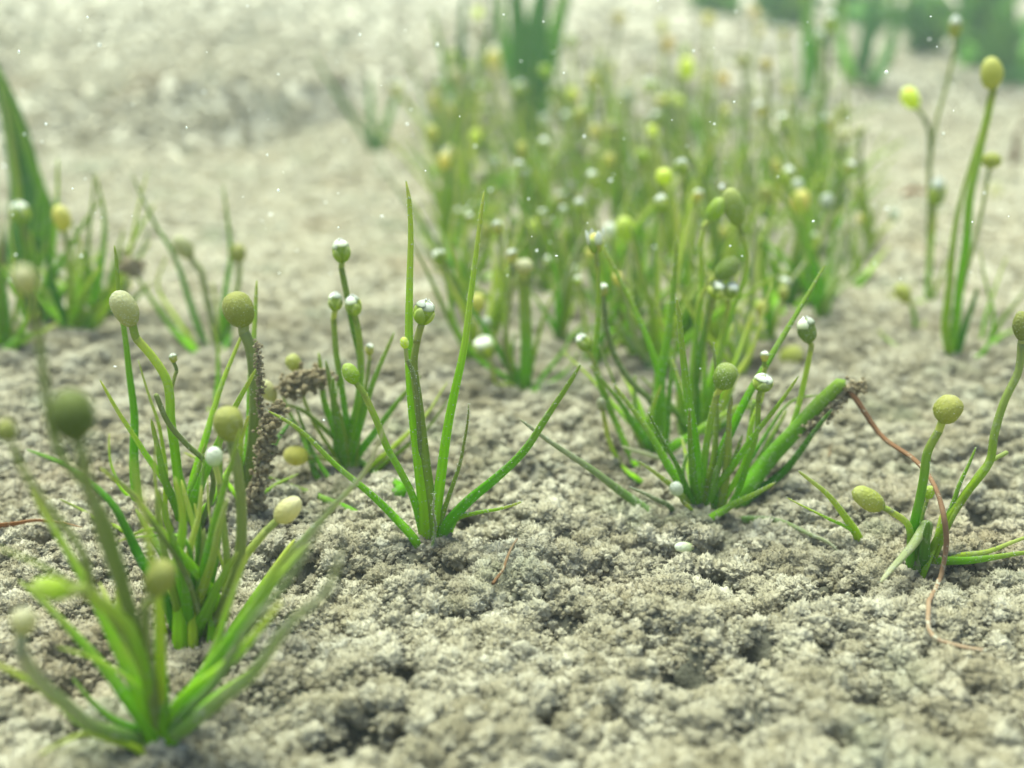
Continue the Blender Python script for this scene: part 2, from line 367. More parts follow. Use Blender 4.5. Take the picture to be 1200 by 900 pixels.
# ------------------------------------------------------------------ the ground
nx, ny = len(gx), len(gy)
GV = np.stack([GX.ravel(), GY.ravel(), GZ.ravel()], 1)
ii, jj = np.meshgrid(np.arange(ny - 1), np.arange(nx - 1), indexing='ij'); b0 = (ii * nx + jj).ravel()
quads = np.stack([b0, b0 + 1, b0 + nx + 1, b0 + nx], 1)
me = bpy.data.meshes.new('ground'); me.vertices.add(len(GV)); me.vertices.foreach_set('co', GV.ravel().astype(np.float32))
me.loops.add(quads.size); me.loops.foreach_set('vertex_index', quads.ravel().astype(np.int32))
me.polygons.add(len(quads)); me.polygons.foreach_set('loop_start', np.arange(0, quads.size, 4, dtype=np.int32)); me.polygons.foreach_set('loop_total', np.full(len(quads), 4, np.int32))
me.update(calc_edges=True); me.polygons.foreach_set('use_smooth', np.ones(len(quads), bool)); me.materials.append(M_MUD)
ground = bpy.data.objects.new('ground', me); col.objects.link(ground)
tag(ground, 'lumpy pale beige lake bed rising to a bank behind', 'lake bed', kind='structure')

# ------------------------------------------------------------------ sediment flocs
def ico(sub):
    import bmesh
    bm = bmesh.new(); bmesh.ops.create_icosphere(bm, subdivisions=sub, radius=1)
    v = np.array([x.co[:] for x in bm.verts]); f = [tuple(q.index for q in p.verts) for p in bm.faces]; bm.free(); return v, f
IV, IF = ico(4)
IV4, IF4 = ico(3)
def floc_mesh(name, sd, mat, fine=True, spiky=1.0):
    v, f = (IV, IF) if fine else (IV4, IF4)
    o = sd * 13.7
    a = pn(v[:, 0] * 1.3 + o, v[:, 1] * 1.3, v[:, 2] * 1.3); b = np.abs(pn(v[:, 0] * 2.9 + o, v[:, 1] * 2.9 + 3, v[:, 2] * 2.9))
    c = np.abs(pn(v[:, 0] * 6.3 + o, v[:, 1] * 6.3, v[:, 2] * 6.3 + 9)); d = pn(v[:, 0] * 13 + o, v[:, 1] * 13 + 1, v[:, 2] * 13); e = pn(v[:, 0] * 25, v[:, 1] * 25 + o, v[:, 2] * 25)
    r = .70 + .55 * a + .55 * b + spiky * (.38 * c + .26 * d + (.13 * e if fine else 0))
    w = v * r[:, None] * np.array([1, 1, .85]); f = list(f)
    if fine:      # short crystals and threads standing off the surface
        pick = rng.choice(len(w), 700); tips = []
        for q in pick:
            d = v[q] + rng.normal(size=3) * .55; d /= np.linalg.norm(d); a = np.cross(d, rng.normal(size=3)); a /= np.linalg.norm(a); c2 = np.cross(d, a)
            s = rng.uniform(.03, .07); l = rng.uniform(.10, .36); b = len(w) + len(tips); p = w[q]
            tips += [p + a * s, p - a * s * .5 + c2 * s * .87, p - a * s * .5 - c2 * s * .87, p + d * l]
            f += [(b, b + 1, b + 3), (b + 1, b + 2, b + 3), (b + 2, b, b + 3)]
        w = np.vstack([w, np.array(tips)])
    me = bpy.data.meshes.new(name); me.from_pydata(w.tolist(), [], f)
    me.polygons.foreach_set('use_smooth', np.ones(len(f), bool)); me.materials.append(mat); me.update(); return me
def floc_collection(nm, mat, n, fine, spiky=1.0):
    c = bpy.data.collections.new(nm)
    for k in range(n):
        c.objects.link(bpy.data.objects.new(nm + '_piece', floc_mesh(nm, k + 1 + len(nm), mat, fine, spiky)))
    return c
def scatter(name, P, S, coll, label, cat, parent=None):
    n = len(P); me = bpy.data.meshes.new(name); me.vertices.add(n); me.vertices.foreach_set('co', P.ravel().astype(np.float32))
    a = me.attributes.new('siz', 'FLOAT', 'POINT'); a.data.foreach_set('value', S.astype(np.float32))
    a = me.attributes.new('rot', 'FLOAT_VECTOR', 'POINT'); a.data.foreach_set('vector', (rng.uniform(-.5, .5, (n, 3)) * np.array([1.2, 1.2, 6.28]) + 0).ravel().astype(np.float32))
    a = me.attributes.new('pick', 'INT', 'POINT'); a.data.foreach_set('value', rng.integers(0, len(coll.objects), n).astype(np.int32))
    o = bpy.data.objects.new(name, me); col.objects.link(o)
    ng = bpy.data.node_groups.new(name, 'GeometryNodeTree')
    ng.interface.new_socket('Geometry', in_out='INPUT', socket_type='NodeSocketGeometry'); ng.interface.new_socket('Geometry', in_out='OUTPUT', socket_type='NodeSocketGeometry')
    gi = ng.nodes.new('NodeGroupInput'); go = ng.nodes.new('NodeGroupOutput'); L = ng.links.new
    ci = ng.nodes.new('GeometryNodeCollectionInfo'); ci.inputs['Collection'].default_value = coll; ci.inputs['Separate Children'].default_value = True; ci.inputs['Reset Children'].default_value = True
    ip = ng.nodes.new('GeometryNodeInstanceOnPoints')
    def att(nm, t):
        q = ng.nodes.new('GeometryNodeInputNamedAttribute'); q.data_type = t; q.inputs['Name'].default_value = nm; return q.outputs['Attribute']
    L(gi.outputs[0], ip.inputs['Points']); L(ci.outputs[0], ip.inputs['Instance']); ip.inputs['Pick Instance'].default_value = True
    L(att('pick', 'INT'), ip.inputs['Instance Index'])
    er = ng.nodes.new('FunctionNodeEulerToRotation'); L(att('rot', 'FLOAT_VECTOR'), er.inputs[0]); L(er.outputs[0], ip.inputs['Rotation'])
    L(att('siz', 'FLOAT'), ip.inputs['Scale']); L(ip.outputs[0], go.inputs[0])
    md = o.modifiers.new('scatter', 'NODES'); md.node_group = ng
    if parent is not None: o.parent = parent; o.matrix_parent_inverse = Matrix.Translation(-parent.location)
    else: tag(o, label, cat)
    tag(o, kind='stuff'); return o
C_FLOC = floc_collection('floc', M_FLOC, 12, True)
C_FLOCF = floc_collection('floc_far', M_FLOC, 8, False)
def floc_field(n, dlo, dhi, smin, smax, lift, power=1.0, bare=True, pw=2.2, grow=.75):
    # spread over the view's footprint and well past both sides of it
    u = rng.random(n); D = dlo * (dhi / dlo) ** (u ** power); xx = rng.uniform(-1.0, 1.0, n) * (D * .70 + .03)
    D = D
    z = height(xx, D); pm = pitmask(xx, D) * 1000
    dens = pn(xx * 150, D * 150, 11.3) + .5 * pn(xx * 340, D * 340, 2.3)
    keep = (rng.random(n) > np.clip(pm / 4, 0, 0.95 if bare else .72)) & ((dens > -.6 + .3 * rng.random(n)) | (not bare))
    xx, D, z, dens = xx[keep], D[keep], z[keep], dens[keep]
    s = smin + (smax - smin) * rng.random(len(xx)) ** pw; s = s * np.clip(D / .15, .75, 4.0) ** grow
    return np.stack([xx, D, z + lift * s + np.clip(dens, 0, 1) * .0009], 1), s
P1, S1 = floc_field(58000, .060, .30, .00042, .00185, .10, 1.0, True, 3.0)
P2, S2 = floc_field(95000, .24, 2.2, .0006, .0015, .0, 1.25, False, 2.2, .55)
S1 = S1 * (1 - .35 * sstep(.15, .26, P1[:, 1]))
P3, S3 = floc_field(100000, .060, .27, .00018, .00050, .3, 1.0, False)
P3[:, 2] += .0007 * rng.random(len(P3)); P1 = np.vstack([P1, P3]); S1 = np.concatenate([S1, S3])
scatter('sediment_crust', P2, S2, C_FLOCF, 'pale crumbly sediment covering the farther lake bed and bank', 'sediment')

# ------------------------------------------------------------------ plants traced from the photograph
def px_size(w, p):                       # pixels -> metres at the place p
    D = p[1] * CP - (p[2] - CAMH) * SP
    return w * D / FPX
def trace(base, y0, pts, lean):
    """pixel polyline -> 3D: it starts at the plant's base, stands over it and leans by `lean` metres towards +Y at its tip"""
    out = []; L = np.concatenate([[0], np.cumsum([math.hypot(a[0] - b[0], a[1] - b[1]) for a, b in zip(pts, pts[1:])])]); L = L / max(L[-1], 1)
    for (px, py), t in zip(pts, L):
        d = ray(px, py); D = (y0 + lean * t) / d[1]; p = np.array([0, 0, CAMH]) + d * D
        for _ in range(8):               # a leaf lying on the bed comes forward until it rests on it
            g = hz(p[0], p[1]) + .0006
            if p[2] >= g: break
            D *= .985; p = np.array([0, 0, CAMH]) + d * D
        out.append(p)
    return out
PLANT_N = [0]
def finish_part(plant, name, path, w, mk, flat, sides, kind, sd, dust, gv, gf):
    rad = leaf_rad(len(path), w * (1.22 if name == 'leaf' else 1.08), kind)
    if name == 'flower_stalk' and mk == 'r': rad = rad * np.linspace(1, .55, len(rad))
    V, F, al, NR, T = tube(path, rad, flat, sides, sd)
    mesh_obj(name, V, F, MAT[mk], plant, al, origin=path[0], vein=sides)
    if dust:
        a, b = grains_on(V[len(V) // 6:], NR[len(V) // 6:], dust * 2, .000062)
        o = len(gv); gv += a; gf += [tuple(i + o for i in f) for f in b]
    return T
def plant(label, base, leaves=(), stalks=(), dust=0, group=None, name='water_plant', extra=0):
    b = ground_hit(*base); root = empty(name, b); PLANT_N[0] += 1; sd0 = PLANT_N[0] * 17
    tag(root, label, 'plant', group)
    gv, gf = [], []; leaves = list(leaves)
    sc = .036 * FPX / (b[1] * CP - (b[2] - CAMH) * SP)
    for k in range(extra):
        a = random.gauss(0, .45); hh = random.uniform(.3, .9) * sc * (1 - .3 * abs(a)); bend = random.uniform(-.15, .15) * sc
        leaves.append((random.choice('ggggyd'), random.uniform(1.2, 1.7) * sc / 32, random.uniform(-.006, .012), [(base[0] + math.sin(a) * hh * t + bend * t * t, base[1] - math.cos(a) * hh * t) for t in (.1, .4, .7, 1)]))
    for k, (mk, w, lean, pts) in enumerate(leaves):
        pts = list(pts); sd = sd0 + k
        if lean is None: lean = random.uniform(-.006, .008)
        P = trace(b, b[1], pts, lean * 1)
        bb = b + np.array([random.uniform(-1, 1), random.uniform(-1, 1), 0]) * px_size(5, b) - np.array([0, 0, .0060])
        if math.hypot(pts[0][0] - base[0], pts[0][1] - base[1]) > 16:
            P = [bb, bb * .6 + P[0] * .4 + np.array([0, 0, .0005])] + P
        else: P = [bb] + P
        n = max(14, min(40, 6 * len(P))); path = noisy(smooth_path(P, n), .0006, sd)
        kk = 'cut' if mk.endswith('!') else 'leaf'; mk = mk.rstrip('!')
        finish_part(root, 'leaf', path, px_size(w, b), mk, random.uniform(.62, .9), 12, kk, sd, dust, gv, gf)
    for k, (mk, w, lean, pts, head) in enumerate(stalks):
        pts = list(pts); sd = sd0 + 50 + k
        if lean is None: lean = random.uniform(-.005, .006)
        P = trace(b, b[1], pts, lean)
        bb = b + np.array([random.uniform(-1, 1), random.uniform(-1, 1), 0]) * px_size(4, b) - np.array([0, 0, .0060])
        if math.hypot(pts[0][0] - base[0], pts[0][1] - base[1]) > 16: P = [bb, bb * .6 + P[0] * .4 + np.array([0, 0, .0005])] + P
        else: P = [bb] + P
        n = max(16, min(44, 6 * len(P))); path = smooth_path(P, n)
        T = finish_part(root, 'flower_stalk', path, px_size(w, b), mk, .95, 8, 'stalk', sd, dust // 2, gv, gf)
        if head:
            kind, cx, cy, hw, hl = head
            d = ray(cx, cy); D = path[-1][1] / d[1]; c = np.array([0, 0, CAMH]) + d * D
            ax = c - path[-1]; ax = ax / max(np.linalg.norm(ax), 1e-9)
            ax = ax * .7 + T[-1] * .3 + np.array([0, random.uniform(-.15, .15), 0])
            ax /= np.linalg.norm(ax); wm, lm = px_size(hw, c), px_size(hl, c)
            start = c - ax * lm * .5
            add_head(root, kind, start, ax, wm, lm)
            if dust:                     # silt specks settled on the bud
                for _ in range(70):
                    q = rng.normal(size=3); q /= np.linalg.norm(q)
                    if q[2] < -.3: continue
                    e1 = np.cross(ax, [1, 0, 0]); e1 /= np.linalg.norm(e1); e2 = np.cross(ax, e1)
                    f = (1 + np.dot(q, ax)) / 2
                    pp = c + (e1 * q.dot(e1) + e2 * q.dot(e2)) * wm * .5 * (1 - .18 * (1 - f)) * 1.01 + ax * q.dot(ax) * lm * .5
                    sz = 5.5e-5 * rng.uniform(.4, 1.4); o = len(gv); gv += (OCT * sz * rng.uniform(.6, 1.3, 3) + pp).tolist(); gf += [tuple(i + o for i in t3) for t3 in OCF]
            # the stalk's last piece meets the head
            if np.linalg.norm(start - path[-1]) > .0004:
                p2 = smooth_path([path[-3], path[-1], start + ax * lm * .06], 8); V, F, al, NR, _ = tube(p2[2:], np.full(6, px_size(w, b) * (.25 if mk == 'r' else .40)), .95, 8, sd)
                mesh_obj('flower_stalk', V, F, MAT[mk], root, [1] * len(V), origin=p2[2])
    if gv:
        g = mesh_obj('sediment_grains', gv, gf, M_GRAIN, root, origin=b, smooth=False); g['kind'] = 'stuff'
    return root

G = 'g'
plant('sharp green plant standing alone in front with two tall leaves', (503, 640), [
  ('g', 15, .004, [(497, 600), (489, 510), (482, 420), (481, 330), (482, 265), (480, 235), (476, 213)]),
  ('g', 14, .001, [(511, 590), (520, 530), (533, 460), (545, 400), (553, 340), (562, 265), (567, 225)]),
  ('r', 11, -.004, [(516, 612), (530, 570), (541, 530), (548, 490), (549, 474)]),
  ('g', 18, -.004, [(520, 622), (545, 590), (580, 560), (610, 530), (635, 495), (660, 460), (680, 428)]),
  ('g', 10, -.006, [(532, 612), (560, 602), (585, 596), (612, 588)]),
  ('g', 12, -.004, [(487, 632), (462, 604), (433, 577), (397, 547), (347, 500), (315, 482)]),
  ('p', 5, -.004, [(508, 640), (510, 620), (507, 596), (509, 580)]),
  ], [
  ('r', 17, .001, [(506, 615), (498, 540), (490, 470), (485, 425), (489, 398)], ('bud', 497, 367, 27, 29)),
  ('o', 6, -.002, [(492, 520), (485, 440), (477, 422)], ('green', 474, 402, 11, 15)),
  ('g', 9, -.002, [(492, 612), (483, 580), (468, 550), (453, 523), (440, 490), (427, 462)], ('green', 411, 438, 20, 28)),
  ], dust=130)

plant('slim plant with four small white-tipped buds on thin upright stalks', (408, 556), [
  ('g', 7, .004, [(394, 540), (391, 520), (393, 486), (397, 428)]),
  ('g', 16, .001, [(467, 577), (433, 550), (383, 506), (352, 480), (336, 474)]),
  ('y', 11, .006, [(432, 548), (461, 523), (497, 487), (525, 447)]),
  ('y', 9, .006, [(445, 545), (470, 528), (500, 502), (530, 462)]),
  ('d', 9, -.003, [(392, 568), (366, 527), (352, 490), (347, 478)]),
  ('g', 14, -.006, [(453, 629), (405, 598), (370, 580), (335, 567), (312, 558)]),
  ('p', 9, -.002, [(398, 548), (372, 520), (350, 500), (312, 480)]),
  ('g', 10, .003, [(372, 560), (352, 515), (338, 480), (330, 458)]),
  ], [
  ('g', 8, .001, [(402, 542), (410, 507), (420, 466), (422, 420), (415, 389), (407, 348), (400, 314)], ('bud', 400, 295, 22, 27)),
  ('g', 8, 0, [(410, 545), (408, 507), (405, 486), (399, 445), (394, 415), (391, 374)], ('bud', 393, 354, 18, 21)),
  ('g', 9, -.001, [(405, 540), (413, 507), (419, 476), (423, 430), (420, 390), (417, 375)], ('bud', 414, 359, 20, 24)),
  ('y', 6, .003, [(418, 540), (423, 486), (430, 445), (433, 422)], ('yw', 433, 410, 11, 14)),
  ('y', 8, -.002, [(402, 547), (386, 538), (370, 536)], ('yellow', 347, 534, 26, 30)),
  ('y', 5, .002, [(395, 540), (365, 490), (350, 450)], ('yellow', 344, 425, 20, 22)),
  ('y', 5, 0, [(392, 545), (345, 500), (322, 476)], ('cream', 314, 458, 20, 30)),
  ], dust=60, extra=5)

plant('stout olive stalk with round bud and a brown fuzzy side', (285, 588), [
  ('g', 9, .003, [(283, 585), (262, 560), (240, 545), (215, 530)]),
  ('g', 10, .003, [(292, 590), (320, 570), (350, 555)]),
  ], [
  ('o', 15, .001, [(288, 575), (296, 530), (299, 480), (298, 440), (293, 405), (286, 390)], ('olive', 280, 363, 40, 44)),
  ], dust=60, extra=4)

plant('plant with a pale ribbed oval bud leaning over the left foreground', (218, 622), [
  ('y', 13, .003, [(216, 612), (210, 570), (203, 527), (199, 505)]),
  ('g', 13, .001, [(228, 615), (227, 580), (232, 550), (240, 520)]),
  ('p', 6, .004, [(222, 605), (238, 570), (262, 530), (275, 520)]),
  ('y', 7, .003, [(195, 610), (192, 540), (188, 505), (175, 467), (162, 422)]),
  ], [
  ('g', 11, -.001, [(216, 607), (210, 570), (204, 520), (200, 492), (199, 465), (195, 445), (180, 420), (160, 397)], ('pale', 146, 362, 32, 46)),
  ('o', 5, .001, [(206, 520), (200, 470), (203, 448), (207, 434)], ('yw', 203, 420, 10, 11)),
  ('o', 7, -.004, [(250, 560), (240, 540), (220, 522), (197, 495), (183, 463)], None),
  ], dust=40, extra=6)

plant('single upright thin leaf with pale tip at the left', (160, 600), [
  ('g', 12, .001, [(160, 585), (157, 530), (155, 487), (150, 440), (147, 400), (140, 350), (136, 300), (134, 288)]),
  ('g', 9, .003, [(158, 590), (146, 575), (130, 540), (128, 508)]),
  ('y', 8, -.003, [(150, 622), (120, 612), (90, 595), (70, 585)]),
  ])

plant('bright broad-based plant with olive round bud above the near left clump', (226, 758), [
  ('g', 20, -.001, [(212, 760), (208, 700), (208, 655), (214, 605), (205, 560)]),
  ('y', 18, .001, [(226, 755), (227, 700), (222, 655), (232, 605), (236, 570)]),
  ('d', 16, .002, [(190, 690), (165, 655), (148, 622), (135, 597), (112, 572), (75, 545), (32, 527)]),
  ('g', 15, -.004, [(255, 712), (232, 675), (205, 645), (178, 611), (150, 575), (118, 549)]),
  ('g', 11, .003, [(246, 755), (243, 700), (238, 640), (228, 590)]),
  ('g', 13, .002, [(258, 715), (245, 690), (220, 655), (182, 622), (140, 634)]),
  ('g', 18, .004, [(296, 705), (315, 675), (345, 632)]),
  ('p', 13, -.005, [(285, 742), (310, 697), (350, 640), (387, 597), (430, 547), (445, 515), (453, 495)]),
  ('o', 9, -.008, [(240, 745), (228, 700), (185, 620), (150, 572), (120, 548)]),
  ('y', 8, .000, [(192, 740), (190, 640), (180, 560), (182, 520)]),
  ('g', 10, .004, [(214, 630), (170, 628), (138, 634)]),
  ('y', 7, .005, [(268, 700), (255, 650), (246, 600), (243, 560)]),
  ], [
  ('o', 13, -.001, [(249, 735), (264, 702), (280, 655), (283, 600), (278, 550), (272, 522)], ('olive', 268, 497, 40, 44)),
  ('y', 11, .002, [(252, 735), (270, 690), (289, 650), (312, 622)], ('cream', 337, 598, 28, 42)),
  ('y', 9, .003, [(258, 730), (266, 664), (262, 615), (257, 567)], ('white', 251, 535, 22, 24)),
  ], extra=13)

plant('blurred nearest plant with a big dark green capsule', (190, 878), [
  ('g', 22, 0, [(192, 862), (192, 817), (188, 767), (187, 707), (190, 660)]),
  ('g', 12, -.002, [(184, 850), (167, 807), (143, 787), (110, 770), (67, 758)]),
  ('g', 16, -.006, [(170, 873), (140, 863), (93, 840), (67, 820), (33, 797), (-10, 775)]),
  ('y', 12, -.008, [(165, 884), (133, 871), (100, 860), (70, 872), (45, 885)]),
  ('p', 19, -.012, [(200, 866), (220, 847), (253, 820), (290, 790), (338, 731), (382, 691), (402, 642)]),
  ('g', 20, -.004, [(203, 850), (227, 813), (263, 780), (300, 742), (330, 705)]),
  ('p', 17, -.014, [(203, 855), (250, 800), (284, 740), (338, 678), (378, 611), (400, 571), (414, 548)]),
  ('y', 11, -.006, [(170, 790), (145, 735), (107, 697), (83, 683), (50, 663), (-6, 640)]),
  ('d', 16, .002, [(180, 860), (150, 850), (115, 830), (85, 795)]),
  ], [
  ('o', 12, -.010, [(186, 858), (178, 820), (165, 770), (150, 715), (138, 680), (125, 645), (112, 605), (102, 560), (93, 522)], ('dark', 85, 488, 54, 66)),
  ('o', 9, -.008, [(184, 850), (165, 760), (140, 660), (120, 600), (100, 570), (72, 535), (60, 500), (53, 455), (46, 400), (37, 352)], ('pale', 29, 328, 32, 36)),
  ('o', 9, -.006, [(182, 850), (160, 770), (125, 715), (106, 685), (103, 667), (90, 637), (65, 605), (42, 575), (25, 547), (15, 522)], ('ho' and 'olive', 8, 505, 26, 28)),
  ('g', 14, -.008, [(182, 850), (165, 770), (147, 730), (123, 710), (96, 690)], ('green', 60, 690, 28, 46)),
  ('o', 13, -.004, [(186, 858), (177, 800), (171, 750), (170, 712)], ('olive', 187, 678, 40, 48)),
  ('p', 15, -.012, [(165, 872), (103, 848), (83, 830), (43, 795), (24, 762)], ('pale', 27, 728, 32, 34)),
  ], extra=9)

# ---- the cluster right of the middle: four plants
plant('plant with an open white spiky flower on a bent stalk', (768, 540), [
  ('g', 14, .001, [(768, 525), (773, 467), (780, 407), (788, 350), (792, 305), (793, 278)]),
  ('g', 11, .003, [(780, 525), (783, 480), (790, 423), (794, 385)]),
  ('g', 13, .005, [(778, 500), (771, 440), (747, 375), (724, 323), (706, 288)]),
  ('p', 13, -.008, [(802, 562), (783, 543), (757, 532), (728, 523)]),
  ('g', 12, .004, [(765, 535), (762, 500), (768, 460), (777, 430)]),
  ('y', 8, .006, [(752, 520), (735, 480), (712, 430), (700, 400)]),
  ], [
  ('g', 7, .001, [(745, 545), (738, 533), (728, 510), (716, 482), (706, 458), (698, 430), (697, 412), (701, 373), (701, 331), (699, 303)], ('open', 698, 285, 20, 25)),
  ('g', 6, 0, [(742, 540), (720, 490), (704, 445), (695, 420)], ('bud', 684, 402, 17, 20)),
  ('o', 8, .003, [(770, 500), (762, 470), (742, 450), (724, 424), (712, 390), (707, 355)], ('yw', 707, 340, 13, 15)),
  ('g', 6, -.004, [(752, 565), (745, 560), (727, 543), (714, 517), (708, 490)], ('pale', 705, 474, 13, 17)),
  ], dust=90, extra=7)
plant('front plant of the dense clump with a dotted round green capsule', (820, 604), [
  ('g', 15, -.003, [(816, 590), (813, 540), (808, 473), (802, 417), (796, 372), (793, 350)]),
  ('p', 11, -.006, [(793, 602), (767, 584), (738, 571)]),
  ('p', 13, -.008, [(740, 586), (707, 561), (673, 537), (640, 514), (610, 492)]),
  ('r', 15, -.002, [(845, 590), (850, 570), (852, 527), (854, 487), (858, 464)]),
  ('g', 13, -.006, [(824, 612), (853, 597), (883, 580), (908, 566)]),
  ('g', 14, .006, [(833, 570), (845, 530), (861, 497), (880, 460), (904, 422), (921, 393), (938, 363), (967, 310)]),
  ('d', 15, -.001, [(826, 598), (838, 565), (845, 540), (852, 510)]),
  ('g', 12, .001, [(832, 600), (850, 560), (862, 535), (870, 510)]),
  ('p', 10, -.010, [(868, 609), (890, 609), (912, 613), (947, 627), (973, 638), (985, 650)]),
  ('d', 11, .002, [(806, 590), (800, 560), (806, 530)]),
  ('g', 10, .003, [(815, 590), (826, 540), (838, 500), (846, 470)]),
  ], [
  ('g', 9, -.001, [(822, 570), (826, 535), (832, 497), (840, 462)], ('cap', 850, 441, 32, 33)),
  ('g', 7, -.003, [(862, 582), (877, 540), (887, 505), (889, 465)], ('bud', 894, 449, 25, 20)),
  ('g', 7, .002, [(873, 540), (880, 500), (893, 462), (896, 430)], ('yw', 896, 418, 11, 13)),
  ('g', 5, -.005, [(812, 600), (800, 588)], ('white', 793, 573, 18, 20)),
  ], dust=120, extra=9)
plant('plant whose broad right leaf ends in a brown fuzzy tip', (864, 586), [
  ('d!', 19, -.002, [(872, 578), (900, 540), (933, 503), (960, 473), (986, 449)]),
  ('g', 13, .002, [(872, 570), (895, 525), (915, 493), (922, 480)]),
  ('g', 9, .004, [(866, 575), (905, 500), (930, 470), (975, 462)]),
  ('d', 14, -.004, [(870, 590), (905, 562), (940, 525), (975, 480)]),
  ], [
  ('g', 7, -.001, [(905, 540), (922, 515), (933, 485), (944, 440), (951, 405)], ('capw', 946, 388, 24, 30)),
  ('d', 7, 0, [(872, 575), (876, 540), (880, 500), (884, 470)], None),
  ], dust=110)
plant('rear plant of the dense clump carrying nodding green oval capsules', (815, 520), [
  ('g', 14, .003, [(826, 510), (835, 460), (845, 410), (850, 370)]),
  ('g', 11, .004, [(806, 505), (800, 460), (790, 425)]),
  ('y', 11, .006, [(835, 505), (850, 460), (875, 420), (905, 330)]),
  ('g', 14, .002, [(800, 515), (797, 480), (795, 445)]),
  ('g', 11, .005, [(830, 510), (850, 470), (862, 440), (880, 412)]),
  ], [
  ('g', 7, 0, [(808, 505), (814, 466), (825, 399), (835, 356)], ('bud', 840, 341, 22, 20)),
  ('g', 7, 0, [(828, 495), (839, 438), (847, 399), (854, 352)], ('bud', 857, 341, 18, 18)),
  ('g', 7, .003, [(830, 500), (839, 449), (847, 404), (858, 366), (872, 327), (876, 300), (870, 276)], ('cap', 860, 243, 27, 48)),
  ('g', 7, .003, [(811, 500), (811, 438), (817, 382), (822, 327), (821, 288), (826, 263)], ('green', 839, 246, 21, 32)),
  ('g', 6, .001, [(812, 500), (815, 410), (819, 354), (833, 328)], ('cap', 852, 315, 26, 34)),
  ('y', 6, .001, [(808, 505), (808, 470), (812, 440)], ('yw', 816, 425, 12, 14)),
  ], dust=50, extra=10)
plant('two leaves sprouting from the bed beside the dense clump', (1012, 640), [
  ('y', 12, -.002, [(1005, 628), (987, 603), (960, 573), (936, 552)]),
  ('g', 8, -.004, [(1003, 628), (967, 607), (922, 583)]),
  ], dust=60)
plant('small plant with a white fluffy cap on a thick leaf-like stem', (614, 462), [
  ('g', 9, .002, [(607, 454), (591, 423), (569, 384), (552, 359), (536, 331), (512, 288)]),
  ('g', 10, -.002, [(624, 460), (647, 446), (666, 431), (678, 412)]),
  ('g', 8, .004, [(626, 458), (645, 430), (662, 405), (690, 370)]),
  ('y', 8, .004, [(618, 450), (628, 410), (640, 370), (655, 330)]),
  ('d', 10, .003, [(612, 450), (600, 420), (604, 390)]),
  ], [
  ('g', 15, .001, [(616, 445), (617, 414), (616, 373), (614, 328)], ('pale', 614, 312, 26, 17)),
  ('o', 6, 0, [(600, 440), (592, 409), (597, 359), (600, 325)], ('yw', 600, 300, 13, 15)),
  ('y', 6, -.002, [(606, 452), (582, 450), (577, 428)], ('bud', 568, 408, 28, 26)),
  ('y', 5, .003, [(606, 450), (590, 420), (574, 386)], ('white', 571, 377, 11, 12)),
  ('y', 6, .005, [(604, 450), (592, 380), (590, 331), (587, 300), (586, 277)], ('yw', 583, 267, 14, 15)),
  ('g', 6, .006, [(600, 450), (560, 420), (533, 380), (526, 339), (520, 312)], ('bud', 517, 300, 14, 14)),
  ], dust=40)
plant('tall two-stemmed plant at the far right with large yellow capsule on top', (1113, 424), [
  ('d', 13, 0, [(1116, 418), (1127, 392), (1140, 360), (1145, 338)]),
  ('y', 12, .002, [(1112, 415), (1107, 387), (1111, 347), (1116, 307), (1124, 253), (1134, 205), (1150, 150)]),
  ('g', 8, .005, [(1160, 405), (1164, 365), (1153, 320), (1148, 290)]),
  ], [
  ('g', 10, .001, [(1114, 415), (1119, 387), (1125, 333), (1132, 288), (1137, 227), (1145, 190), (1154, 150), (1164, 105)], ('yellow', 1162, 86, 28, 38)),
  ('o', 5, .006, [(1112, 410), (1130, 330), (1150, 250), (1158, 205)], ('yellow', 1162, 188, 26, 18)),
  ])
plant('slender plant with a forked stalk and one nodding green bud', (1088, 358), [
  ('y', 7, .002, [(1092, 352), (1105, 320), (1112, 300)]),
  ('g', 8, .001, [(1082, 356), (1060, 352), (1038, 345)]),
  ], [
  ('g', 7, -.001, [(1087, 350), (1090, 300), (1095, 250)], ('bud', 1098, 226, 20, 32)),
  ('o', 6, .003, [(1088, 345), (1089, 260), (1089, 200), (1089, 155), (1082, 136)], ('green', 1067, 115, 22, 28)),
  ('o', 5, .003, [(1088, 345), (1089, 260), (1091, 180), (1098, 140), (1110, 98), (1119, 55)], ('yw', 1119, 33, 16, 24)),
  ])
plant('tiny plant with one pale yellow bud on the bare bed', (1074, 393), [
  ('y', 6, .002, [(1077, 388), (1085, 375)]), ('g', 5, -.004, [(1057, 408), (1040, 398), (1028, 386)])],
  [('g', 6, 0, [(1073, 388), (1071, 368), (1067, 355)], ('yellow', 1058, 344, 20, 26))])
